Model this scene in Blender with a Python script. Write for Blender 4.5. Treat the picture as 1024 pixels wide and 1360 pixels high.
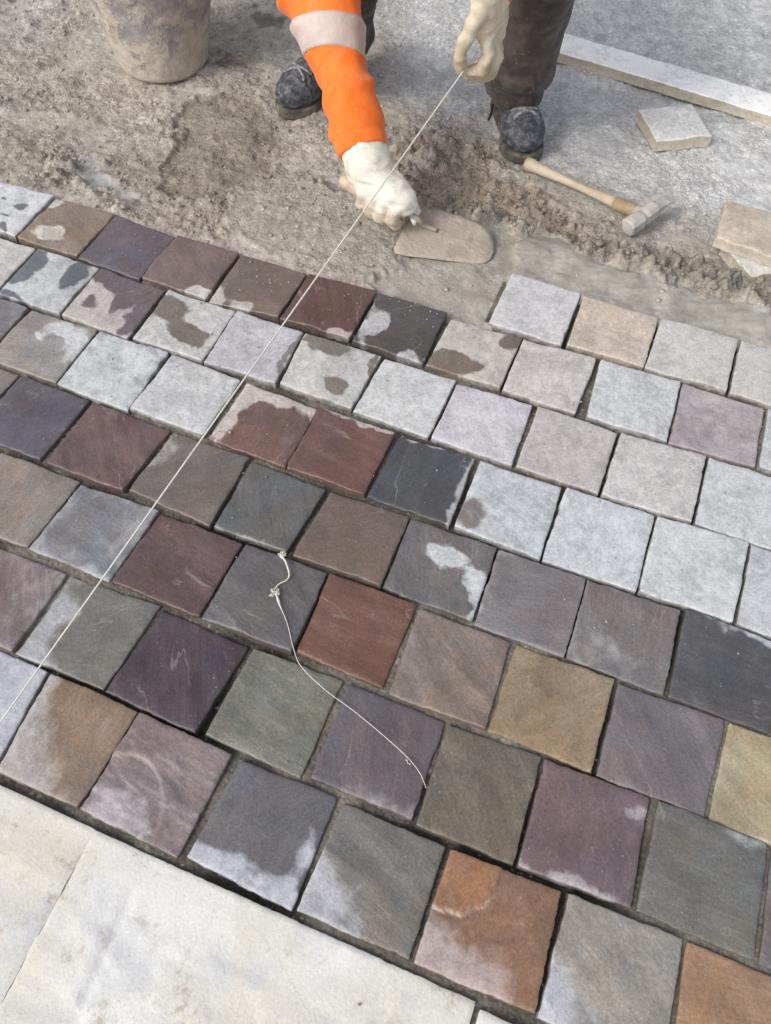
import bpy, math
import numpy as np
from mathutils import Vector, Matrix

# ------------------------------------------------------------------ clear
for o in list(bpy.data.objects):
    bpy.data.objects.remove(o, do_unlink=True)
scene = bpy.context.scene
COL = scene.collection
rng = np.random.default_rng(7)
PHI = -0.35503            # heading of the paving rows on the ground
CAM_H, CAM_F, PITCH, ROLL = 1.12123, 1085.9, 1.010321, 0.033848

# ------------------------------------------------------------------ camera
fwd = np.array([0, math.cos(PITCH), -math.sin(PITCH)])
r0 = np.array([1.0, 0, 0]); u0 = np.cross(r0, fwd)
RIGHT = math.cos(ROLL) * r0 + math.sin(ROLL) * u0
UP = -math.sin(ROLL) * r0 + math.cos(ROLL) * u0
cam_d = bpy.data.cameras.new('camera')
cam = bpy.data.objects.new('camera', cam_d)
COL.objects.link(cam)
cam_d.sensor_fit = 'VERTICAL'
cam_d.sensor_height = 36.0
cam_d.lens = CAM_F / 1360 * 36.0
cam_d.clip_start, cam_d.clip_end = 0.02, 500
cam.matrix_world = Matrix(((RIGHT[0], UP[0], -fwd[0], 0), (RIGHT[1], UP[1], -fwd[1], 0),
                           (RIGHT[2], UP[2], -fwd[2], CAM_H), (0, 0, 0, 1)))
scene.camera = cam

# ------------------------------------------------------------------ sky, sun, exposure
SUN_EL, SUN_AZ = math.radians(42), math.radians(-128)      # veiled sun behind the camera's left shoulder
world = bpy.data.worlds.new('World')
scene.world = world
world.use_nodes = True
wn = world.node_tree
for n in list(wn.nodes):
    wn.nodes.remove(n)
sky = wn.nodes.new('ShaderNodeTexSky'); sky.sky_type = 'NISHITA'
sky.sun_disc = False
sky.sun_elevation, sky.sun_rotation = SUN_EL, SUN_AZ
sky.air_density, sky.dust_density, sky.ozone_density = 1.0, 3.0, 1.0
hs = wn.nodes.new('ShaderNodeHueSaturation'); hs.inputs['Saturation'].default_value = 0.42
bg = wn.nodes.new('ShaderNodeBackground'); bg.inputs['Strength'].default_value = 0.15
wo = wn.nodes.new('ShaderNodeOutputWorld')
wn.links.new(sky.outputs[0], hs.inputs['Color'])
wn.links.new(hs.outputs[0], bg.inputs[0]); wn.links.new(bg.outputs[0], wo.inputs[0])
sun_d = bpy.data.lights.new('sun', 'SUN')
sun = bpy.data.objects.new('sun', sun_d)
COL.objects.link(sun)
sun_d.energy, sun_d.angle, sun_d.color = 1.15, math.radians(18), (1.0, 0.95, 0.88)
sv = Vector((math.sin(SUN_AZ) * math.cos(SUN_EL), math.cos(SUN_AZ) * math.cos(SUN_EL), math.sin(SUN_EL)))
sun.location = sv * 20
sun.rotation_euler = (-sv).to_track_quat('-Z', 'Y').to_euler()
scene.view_settings.view_transform = 'Standard'
scene.view_settings.look = 'None'
scene.view_settings.gamma = 1
scene.view_settings.exposure = 0.15
scene.view_settings.use_curve_mapping = False
scene.render.resolution_x, scene.render.resolution_y = 771, 1024

# ------------------------------------------------------------------ maths helpers
def at(px, py, z=0.0):
    """point of the world at height z seen along photo pixel (px, py)"""
    d = (px - 512) / CAM_F * RIGHT - (py - 680) / CAM_F * UP + fwd
    t = (z - CAM_H) / d[2]
    return d * t + np.array([0, 0, CAM_H])
def atY(px, py, Y):
    d = (px - 512) / CAM_F * RIGHT - (py - 680) / CAM_F * UP + fwd
    return d * (Y / d[1]) + np.array([0, 0, CAM_H])
cP, sP = math.cos(PHI), math.sin(PHI)
def to_row(x, y): return x * cP + y * sP, -x * sP + y * cP
def to_world(X, Y): return X * cP - Y * sP, X * sP + Y * cP
def lin(c):
    c = np.asarray(c, float) / 255
    return np.where(c <= .04045, c / 12.92, ((c + .055) / 1.055) ** 2.4)
def sm(a, b, x):
    t = np.clip((x - a) / (b - a), 0, 1)
    return t * t * (3 - 2 * t)
def _h(ix, iy, iz, seed):
    with np.errstate(over='ignore'):
        h = (ix.astype(np.uint32) * np.uint32(374761393) + iy.astype(np.uint32) * np.uint32(668265263)
             + iz.astype(np.uint32) * np.uint32(2147483647) + np.uint32((seed * 974634541 + 12345) & 0xffffffff))
        h = (h ^ (h >> np.uint32(13))) * np.uint32(1274126177)
        h = (h ^ (h >> np.uint32(16))) * np.uint32(2246822519)
        return h ^ (h >> np.uint32(13))
def perlin(x, y, seed=0):
    x = np.asarray(x, float); y = np.asarray(y, float)
    ix = np.floor(x).astype(np.int64); iy = np.floor(y).astype(np.int64)
    fx, fy = x - ix, y - iy
    zz = np.zeros_like(ix)
    def g(i, j):
        a = _h(ix + i, iy + j, zz, seed).astype(float) * (2 * math.pi / 4294967296.0)
        return np.cos(a) * (fx - i) + np.sin(a) * (fy - j)
    u = fx * fx * fx * (fx * (fx * 6 - 15) + 10); v = fy * fy * fy * (fy * (fy * 6 - 15) + 10)
    return ((g(0, 0) * (1 - u) + g(1, 0) * u) * (1 - v) + (g(0, 1) * (1 - u) + g(1, 1) * u) * v) * 1.4
def fbm(x, y, octv=4, seed=0, gain=.5):
    s, a, f = 0, 1.0, 1.0
    for i in range(octv):
        s = s + a * perlin(x * f + 17.3 * i, y * f - 9.1 * i, seed + i); a *= gain; f *= 2.03
    return s
def vnoise3(p, seed=0):
    ip = np.floor(p).astype(np.int64); f = p - ip; f = f * f * (3 - 2 * f)
    s = 0
    for i in (0, 1):
        for j in (0, 1):
            for k in (0, 1):
                w = (f[..., 0] if i else 1 - f[..., 0]) * (f[..., 1] if j else 1 - f[..., 1]) * (f[..., 2] if k else 1 - f[..., 2])
                s = s + w * (_h(ip[..., 0] + i, ip[..., 1] + j, ip[..., 2] + k, seed).astype(float) / 2147483648.0 - 1)
    return s
def worley(x, y, seed=0):
    ix = np.floor(x).astype(np.int64); iy = np.floor(y).astype(np.int64)
    best = np.full(x.shape, 9.0); cid = np.zeros(x.shape)
    zz = np.zeros_like(ix)
    for i in (-1, 0, 1):
        for j in (-1, 0, 1):
            h = _h(ix + i, iy + j, zz, seed)
            px_ = ix + i + (h & np.uint32(0xffff)).astype(float) / 65536; py_ = iy + j + (h >> np.uint32(16)).astype(float) / 65536
            d = (px_ - x) ** 2 + (py_ - y) ** 2
            m = d < best
            best = np.where(m, d, best)
            cid = np.where(m, ((h >> np.uint32(7)) & np.uint32(1023)).astype(float) / 1023, cid)
    return np.sqrt(best), cid
def poly_sd(x, y, poly):
    """signed distance, positive inside"""
    P = np.asarray(poly, float); n = len(P)
    inside = np.zeros(x.shape, bool); d2 = np.full(x.shape, 1e9)
    for i in range(n):
        ax, ay = P[i]; bx, by = P[(i + 1) % n]
        ex, ey = bx - ax, by - ay
        t = np.clip(((x - ax) * ex + (y - ay) * ey) / (ex * ex + ey * ey + 1e-12), 0, 1)
        d2 = np.minimum(d2, (x - ax - t * ex) ** 2 + (y - ay - t * ey) ** 2)
        c = ((ay > y) != (by > y)) & (x < (bx - ax) * (y - ay) / (by - ay + 1e-12) + ax)
        inside ^= c
    return np.where(inside, 1, -1) * np.sqrt(d2)
def pxpoly(pts, z=-.02): return [tuple(at(a, b, z)[:2]) for a, b in pts]

# ------------------------------------------------------------------ mesh helpers
ORI = {}
def obj(name, verts, faces, mat, parent=None, origin=None, smooth=True, attrs=None):
    """verts in world space; origin = world origin of the object"""
    origin = np.asarray(ORI[parent.name] if (origin is None and parent is not None) else (origin if origin is not None else (0, 0, 0)), float)
    v = np.asarray(verts, float) - origin
    me = bpy.data.meshes.new(name)
    if isinstance(faces, np.ndarray):
        nf, k = faces.shape
        me.vertices.add(len(v)); me.vertices.foreach_set('co', v.astype(np.float32).ravel())
        me.loops.add(nf * k); me.loops.foreach_set('vertex_index', faces.astype(np.int32).ravel())
        me.polygons.add(nf); me.polygons.foreach_set('loop_start', np.arange(0, nf * k, k, dtype=np.int32))
        me.polygons.foreach_set('loop_total', np.full(nf, k, dtype=np.int32))
        me.update(calc_edges=True); me.validate()
    else:
        me.from_pydata([tuple(p) for p in v], [], faces); me.update()
    me.polygons.foreach_set('use_smooth', np.full(len(me.polygons), smooth))
    if attrs:
        for k, a in attrs.items():
            a = np.asarray(a, np.float32)
            if a.ndim == 1:
                at_ = me.attributes.new(k, 'FLOAT', 'POINT'); at_.data.foreach_set('value', a)
            else:
                at_ = me.attributes.new(k, 'FLOAT_VECTOR', 'POINT'); at_.data.foreach_set('vector', a.ravel())
    if mat is not None: me.materials.append(mat)
    o = bpy.data.objects.new(name, me)
    COL.objects.link(o)
    if parent is not None:
        o.parent = parent; o.location = Vector(origin - ORI[parent.name])
    else:
        o.location = Vector(origin)
    ORI[o.name] = origin
    return o
def empty(name, origin):
    o = bpy.data.objects.new(name, None); COL.objects.link(o)
    o.empty_display_size = .05; o.location = Vector(origin); ORI[o.name] = np.asarray(origin, float)
    return o
def tag(o, label, cat, group=None, kind=None):
    o['label'] = label; o['category'] = cat
    if group: o['group'] = group
    if kind: o['kind'] = kind
    return o
def grid_faces(nu, nv):
    i = np.arange(nu * nv).reshape(nv, nu)
    return np.stack([i[:-1, :-1], i[:-1, 1:], i[1:, 1:], i[1:, :-1]], -1).reshape(-1, 4)
def tube(pts, rad, seg=8, cap=True):
    P = np.asarray(pts, float); n = len(P)
    rad = np.full(n, rad) if np.isscalar(rad) else np.asarray(rad)
    T = np.gradient(P, axis=0); T /= np.linalg.norm(T, axis=1)[:, None] + 1e-12
    ref = np.array([0, 0, 1.0]) if abs(T[0][2]) < .9 else np.array([1.0, 0, 0])
    V = []; a = np.linspace(0, 2 * math.pi, seg, endpoint=False)
    for i in range(n):
        s = np.cross(T[i], ref); s /= np.linalg.norm(s); b = np.cross(s, T[i]); ref = b
        V.append(P[i] + rad[i] * (np.cos(a)[:, None] * s + np.sin(a)[:, None] * b))
    V = np.concatenate(V); F = []
    for i in range(n - 1):
        for j in range(seg):
            k = (j + 1) % seg
            F.append((i * seg + j, i * seg + k, (i + 1) * seg + k, (i + 1) * seg + j))
    if cap:
        F.append(tuple(range(seg))[::-1]); F.append(tuple(range((n - 1) * seg, n * seg)))
    return V, F
def spline(pts, n=60):
    P = np.asarray(pts, float); Q = np.vstack([2 * P[0] - P[1], P, 2 * P[-1] - P[-2]])
    out = []; m = len(P) - 1
    for t in np.linspace(0, m, n):
        i = min(int(t), m - 1); f = t - i; a, b, c, d = Q[i:i + 4]
        out.append(.5 * (2 * b + (c - a) * f + (2 * a - 5 * b + 4 * c - d) * f * f + (3 * b - a - 3 * c + d) * f ** 3))
    return np.array(out)
def prism(poly, z0, z1):
    """closed prism over a polygon of xy points"""
    n = len(poly)
    V = [(x, y, z0) for x, y in poly] + [(x, y, z1) for x, y in poly]
    F = [tuple(range(n))[::-1], tuple(range(n, 2 * n))] + [(i, (i + 1) % n, n + (i + 1) % n, n + i) for i in range(n)]
    return V, F
def bevel(o, w, seg=2):
    m = o.modifiers.new('bevel', 'BEVEL'); m.width = w; m.segments = seg; m.limit_method = 'ANGLE'; m.angle_limit = math.radians(40)
    return o
# signed distance fields meshed with surface nets: continuous bodies
def cone(p, a, b, ra, rb):
    a = np.asarray(a, float); b = np.asarray(b, float); ab = b - a
    t = np.clip(((p - a) @ ab) / (ab @ ab), 0, 1)
    return np.linalg.norm(p - a - t[..., None] * ab, axis=-1) - (ra + (rb - ra) * t)
def ell(p, c, r):
    r = np.asarray(r, float); q = (p - np.asarray(c, float)) / r
    k0 = np.linalg.norm(q, axis=-1); k1 = np.linalg.norm(q / r, axis=-1) + 1e-9
    return k0 * (k0 - 1) / k1
def smin(a, b, k):
    h = np.clip(.5 + .5 * (b - a) / k, 0, 1)
    return b * (1 - h) + a * h - k * h * (1 - h)
def nets(f, lo, hi, h):
    lo = np.asarray(lo, float); n = np.ceil((np.asarray(hi, float) - lo) / h).astype(int) + 1
    ax = [lo[i] + h * np.arange(n[i]) for i in range(3)]
    p = np.stack(np.meshgrid(*ax, indexing='ij'), -1)
    v = np.empty(p.shape[:3])
    for i in range(0, n[0], 16): v[i:i + 16] = f(p[i:i + 16])
    s = v < 0
    acc = np.zeros(tuple(n - 1) + (3,)); cnt = np.zeros(tuple(n - 1))
    def sl(off): return tuple(slice(off[a], n[a] - 1 + off[a]) for a in range(3))
    for a in range(3):
        for b0 in (0, 1):
            for c0 in (0, 1):
                o0 = [0, 0, 0]; oth = [i for i in range(3) if i != a]
                o0[oth[0]], o0[oth[1]] = b0, c0
                o1 = list(o0); o1[a] = 1
                A, B = v[sl(o0)], v[sl(o1)]
                m = (A < 0) != (B < 0)
                t = np.where(m, A / np.where(m, A - B, 1), 0)
                for k in range(3):
                    acc[..., k] += np.where(m, (t if k == a else o0[k]), 0)
                cnt += m
    act = cnt > 0
    idx = -np.ones(tuple(n - 1), int); idx[act] = np.arange(act.sum())
    ijk = np.argwhere(act)
    V = lo + h * (ijk + acc[act] / cnt[act][:, None])
    Fs = []
    for a in range(3):
        o0, o1 = [slice(None)] * 3, [slice(None)] * 3
        o0[a], o1[a] = slice(0, -1), slice(1, None)
        A, B = s[tuple(o0)], s[tuple(o1)]
        b, c = (a + 1) % 3, (a + 2) % 3
        e = np.argwhere(A != B)
        e = e[(e[:, b] > 0) & (e[:, c] > 0) & (e[:, b] < n[b] - 1) & (e[:, c] < n[c] - 1)]
        flip = A[tuple(e.T)]
        def cell(db, dc):
            q = e.copy(); q[:, b] += db; q[:, c] += dc
            return idx[tuple(q.T)]
        q = np.stack([cell(-1, -1), cell(0, -1), cell(0, 0), cell(-1, 0)], 1)
        q[~flip] = q[~flip][:, ::-1]
        Fs.append(q)
    return V, np.concatenate(Fs)

# ------------------------------------------------------------------ material helpers
class NT:
    def __init__(self, name):
        self.m = bpy.data.materials.new(name); self.m.use_nodes = True
        self.t = self.m.node_tree
        self.b = self.t.nodes['Principled BSDF']
    def n(self, typ, **kw):
        x = self.t.nodes.new(typ)
        for k, v in kw.items(): setattr(x, k, v)
        return x
    def l(self, a, b): self.t.links.new(a, b)
    def val(self, sock, v):
        if hasattr(v, 'is_output'): self.l(v, sock)
        elif v is not None: sock.default_value = v
    def attr(self, name, fac=False): 
        a = self.n('ShaderNodeAttribute', attribute_name=name)
        return a.outputs['Fac' if fac else 'Vector']
    def noise(self, vec, scale, detail=4, rough=.55, dist=0):
        x = self.n('ShaderNodeTexNoise'); self.val(x.inputs['Vector'], vec)
        x.inputs['Scale'].default_value = scale; x.inputs['Detail'].default_value = detail
        x.inputs['Roughness'].default_value = rough; x.inputs['Distortion'].default_value = dist
        return x.outputs['Fac']
    def vor(self, vec, scale, out='Distance', feature='F1'):
        x = self.n('ShaderNodeTexVoronoi', feature=feature); self.val(x.inputs['Vector'], vec)
        x.inputs['Scale'].default_value = scale
        return x.outputs[out]
    def math(self, op, a, b=None, c=None):
        x = self.n('ShaderNodeMath', operation=op)
        for i, v in enumerate((a, b, c)):
            if v is not None: self.val(x.inputs[i], v)
        return x.outputs[0]
    def rng(self, v, a, b, c=0.0, d=1.0, smooth=True):
        x = self.n('ShaderNodeMapRange', interpolation_type='SMOOTHSTEP' if smooth else 'LINEAR')
        for s, w in zip(('Value', 'From Min', 'From Max', 'To Min', 'To Max'), (v, a, b, c, d)): self.val(x.inputs[s], w)
        return x.outputs[0]
    def mix(self, f, a, b, mode='MIX'):
        x = self.n('ShaderNodeMix', data_type='RGBA', blend_type=mode)
        self.val(x.inputs[0], f); self.val(x.inputs[6], self.c4(a)); self.val(x.inputs[7], self.c4(b))
        return x.outputs[2]
    def c4(self, c):
        if hasattr(c, 'is_output') or c is None: return c
        return tuple(c) + (1,) if len(c) == 3 else c
    def scale(self, vec, s):
        x = self.n('ShaderNodeVectorMath', operation='MULTIPLY'); self.val(x.inputs[0], vec); x.inputs[1].default_value = s
        return x.outputs[0]
    def vscale(self, vec, f):
        x = self.n('ShaderNodeVectorMath', operation='SCALE'); self.val(x.inputs[0], vec); self.val(x.inputs['Scale'], f)
        return x.outputs[0]
    def bump(self, h, strength=.5, dist=.002, prev=None):
        x = self.n('ShaderNodeBump'); self.val(x.inputs['Height'], h)
        x.inputs['Strength'].default_value = strength; x.inputs['Distance'].default_value = dist
        if prev is not None: self.l(prev, x.inputs['Normal'])
        return x.outputs[0]
    def pos(self): return self.n('ShaderNodeTexCoord').outputs['Object']
    def done(self, col, rough, normal=None, spec=None):
        self.val(self.b.inputs['Base Color'], self.c4(col)); self.val(self.b.inputs['Roughness'], rough)
        if normal is not None: self.l(normal, self.b.inputs['Normal'])
        if spec is not None: self.val(self.b.inputs['Specular IOR Level'], spec)
        return self.m

# riven sandstone: colours, damp patches and grain come from the stone's own attributes
def mat_sandstone():
    k = NT('sandstone')
    tex = k.attr('tex'); wet = k.attr('wetc'); dry = k.attr('dryc'); m = k.attr('dryness_gloss', True); soft = k.attr('soft', True)
    streak = k.noise(k.scale(tex, (1, .16, 1)), 70, 5, .6, .4)
    big = k.noise(tex, 16, 4, .6)
    fine = k.noise(tex, 300, 4, .7)
    edge = k.noise(tex, 30, 7, .6, .5)
    mm = k.math('ADD', m, k.math('MULTIPLY', k.math('SUBTRACT', edge, .5), .85))
    mask = k.rng(mm, k.math('SUBTRACT', .5, soft), k.math('ADD', .5, soft))
    # colour variation in the bed of the stone, riven-ridge light and dark painted in
    var = k.math('MULTIPLY', k.rng(streak, .3, .7, .94, 1.06), k.rng(k.noise(k.scale(tex, (1, .34, 1)), 190, 5, .7, .5), .3, .7, .91, 1.09))
    var2 = k.rng(big, .3, .7, .87, 1.12)
    var3 = k.rng(fine, .3, .7, .82, 1.18)
    f = k.math('MULTIPLY', k.math('MULTIPLY', var, var2), var3)
    hue = k.mix(k.rng(k.noise(tex, 11, 5, .6, .6), .36, .64), (1.06, .995, .93), (.95, .995, 1.035))
    wcol = k.mix(1.0, k.vscale(wet, f), hue, 'MULTIPLY')
    # dry stone carries cloudy pale mineral bloom
    bloom = k.math('MAXIMUM', k.rng(k.noise(tex, 55, 7, .7, .6), .46, .64), k.rng(k.noise(k.scale(tex, (1, .35, 1)), 130, 5, .7, .5), .55, .7))
    dcol = k.mix(k.math('MULTIPLY', bloom, .75), k.vscale(dry, k.math('MULTIPLY', k.math('MULTIPLY', var2, var3), k.rng(k.noise(tex, 80, 6, .7), .3, .7, .86, 1.08))), k.vscale(dry, 1.26))
    film = k.math('MULTIPLY', mask, k.rng(k.noise(tex, 95, 6, .75), .28, .52, .62, 1))
    col = k.mix(film, wcol, dcol)
    speck = k.rng(k.noise(tex, 230, 3, .6), .66, .72)
    spm = k.math('MULTIPLY', speck, k.rng(k.noise(tex, 24, 2), .42, .62, .15, .85))
    col = k.mix(k.math('MULTIPLY', spm, .55), col, tuple(lin((196, 194, 190))))
    pits = k.rng(k.noise(tex, 120, 3, .6), .30, .24)
    col = k.mix(k.math('MULTIPLY', pits, .35), col, tuple(lin((82, 78, 74))))
    line = k.math('ABSOLUTE', k.math('SUBTRACT', k.noise(k.scale(tex, (1, .3, 1)), 11, 5, .5, .5), .5))
    ln = k.math('MULTIPLY', k.rng(line, .010, .0), k.rng(k.noise(tex, 14, 3), .48, .62))
    col = k.mix(k.math('MULTIPLY', ln, .22), col, tuple(lin((196, 192, 188))))
    side = k.attr('side', True)
    col = k.mix(k.math('MULTIPLY', side, k.rng(k.noise(tex, 60, 4), .35, .6, .35, .9)), col, tuple(lin((104, 94, 82))))
    rough = k.math('ADD', k.rng(mask, 0, 1, .34, .64), k.math('MULTIPLY', k.math('SUBTRACT', fine, .5), .25))
    n1 = k.bump(streak, .5, .0026)
    n1 = k.bump(k.noise(tex, 45, 6, .65, .6), .4, .003, n1)
    n2 = k.bump(k.noise(tex, 190, 5, .7), .6, .0014, n1)
    return k.done(col, rough, n2, .5)
def mat_slab():
    k = NT('white_stone')
    tex = k.attr('tex')
    c = k.mix(k.rng(k.noise(tex, 5, 4, .6), .35, .65), tuple(lin((226, 221, 208))), tuple(lin((236, 235, 230))))
    c = k.mix(k.rng(k.noise(tex, 9, 7, .68, .6), .46, .66, 0, .8), c, tuple(lin((212, 213, 215))))
    st = k.math('MULTIPLY', k.rng(k.noise(tex, 11, 5, .7, .4), .50, .66), k.rng(k.noise(tex, 75, 5, .75), .42, .60))
    c = k.mix(k.math('MULTIPLY', st, .75), c, tuple(lin((176, 160, 128))))
    dk = k.math('MAXIMUM', k.rng(k.noise(tex, 45, 5, .75), .60, .72), k.rng(k.noise(tex, 170, 4, .7), .62, .72))
    c = k.mix(k.math('MULTIPLY', dk, .34), c, tuple(lin((150, 146, 138))))
    c = k.mix(k.attr('side', True), c, tuple(lin((140, 132, 118))))
    n1 = k.bump(k.noise(tex, 26, 5, .6, .3), .5, .004)
    c = k.vscale(c, k.rng(k.noise(tex, 240, 4, .7), .3, .7, .93, 1.05))
    n2 = k.bump(k.noise(tex, 260, 4, .6), .5, .0012, n1)
    return k.done(c, .6, n2, .4)
def mat_ground(name):
    k = NT(name)
    p = k.n('ShaderNodeNewGeometry').outputs['Position']
    t = k.attr('tint'); wet = k.attr('wet', True); gr = k.attr('grain', True)
    a = k.rng(k.noise(p, 22, 6, .65), .3, .7, .80, 1.18)
    b = k.rng(k.noise(p, 120, 5, .75), .32, .68, .76, 1.2)
    s = k.rng(k.vor(p, 170, 'Color'), 0, 1, .82, 1.18, False)
    g1 = k.math('MULTIPLY', b, s)
    g1 = k.math('ADD', 1, k.math('MULTIPLY', k.math('SUBTRACT', g1, 1), gr))
    col = k.vscale(t, k.math('MULTIPLY', a, g1))
    peb = k.math('MULTIPLY', k.rng(k.noise(p, 95, 2, .5), .66, .72), gr)
    col = k.mix(k.math('MULTIPLY', peb, .5), col, tuple(lin((196, 190, 180))))
    drk = k.math('MULTIPLY', k.rng(k.noise(p, 85, 5, .75), .40, .31), gr)
    col = k.mix(k.math('MULTIPLY', drk, .62), col, tuple(lin((88, 80, 70))))
    h = k.math('ADD', k.noise(p, 110, 6, .75), k.math('MULTIPLY', k.vor(p, 170), -.7))
    x = k.n('ShaderNodeBump'); k.val(x.inputs['Height'], h); x.inputs['Distance'].default_value = .006
    k.val(x.inputs['Strength'], k.math('MULTIPLY', gr, .55))
    return k.done(col, k.rng(wet, 0, 1, .92, .5), x.outputs[0], .4)
def mat_simple(name, c1, c2, scale=40, rough=.7, bump=.3, bdist=.002, dust=None, dust_amt=.5, dscale=18, metal=0.0):
    k = NT(name); p = k.pos()
    col = k.mix(k.rng(k.noise(p, scale, 5, .65), .35, .65), tuple(lin(c1)), tuple(lin(c2)))
    if dust is not None:
        d = k.math('MULTIPLY', k.rng(k.noise(p, dscale, 6, .7, .3), .44, .64), dust_amt)
        col = k.mix(d, col, tuple(lin(dust)))
        sp = k.rng(k.noise(p, dscale * 11, 2, .5), .66, .74)
        col = k.mix(k.math('MULTIPLY', sp, dust_amt), col, tuple(lin(dust)))
    k.b.inputs['Metallic'].default_value = metal
    return k.done(col, rough, k.bump(k.noise(p, scale * 5, 4, .65), bump, bdist))

M_STONE, M_SLAB = mat_sandstone(), mat_slab()
M_GROUND, M_JOINT = mat_ground('mortar_sand'), mat_ground('joint_grit')
# ------------------------------------------------------------------ ground of mortar and sand
def axis(a, b, step, far):
    core = np.arange(a, b + step / 2, step)
    out = []; s = step
    x = 0
    while x < far:
        s *= 1.35; x += s; out.append(x)
    out = np.array(out)
    return np.concatenate([(core[0] - out)[::-1], core, core[-1] + out])
MORTAR = pxpoly([(672, 316), (730, 316), (800, 356), (880, 378), (960, 400), (1060, 450), (1090, 540), (960, 480), (870, 440), (770, 405), (690, 375), (664, 380)])
POOL = pxpoly([(560, 338), (668, 298), (678, 335), (655, 440), (600, 440), (520, 402), (488, 372)])
RIDGE = pxpoly([(560, 268), (620, 262), (690, 292), (760, 318), (840, 322), (900, 335), (960, 355), (1060, 395), (1060, 430), (960, 398), (880, 376), (800, 352), (730, 322), (660, 312), (600, 305)])
SANDY = pxpoly([(470, 190), (560, 170), (650, 180), (700, 215), (740, 250), (800, 290), (760, 330), (660, 300), (540, 270), (480, 250)])
TONGUE = pxpoly([(306, 272), (318, 246), (370, 236), (420, 238), (480, 262), (548, 300), (540, 345), (500, 380), (420, 362), (340, 338), (310, 315)])
CLUMPS = pxpoly([(-80, 175), (60, 180), (120, 195), (180, 205), (250, 225), (320, 245), (330, 330), (230, 315), (120, 275), (0, 240), (-90, 220)])
DAMP = pxpoly([(240, 135), (262, 121), (300, 116), (345, 124), (368, 150), (376, 190), (352, 232), (300, 258), (240, 262), (205, 245), (225, 190)])
SMEAR = pxpoly([(98, 205), (128, 200), (140, 222), (150, 252), (190, 262), (180, 276), (125, 250), (100, 228)])
GREY = pxpoly([(530, -120), (1300, -150), (1300, 330), (960, 300), (880, 250), (780, 230), (720, 190), (600, 150), (520, 110)])
FOOTPAD = pxpoly([(640, 150), (760, 110), (900, 210), (930, 260), (860, 270), (760, 230), (700, 220)])
WETSPOT = pxpoly([(286, 70), (300, 62), (322, 66), (324, 76), (306, 83), (292, 80)])
WETSPOT2 = pxpoly([(335, 12), (350, 4), (372, 8), (374, 20), (352, 22), (338, 20)])

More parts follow.
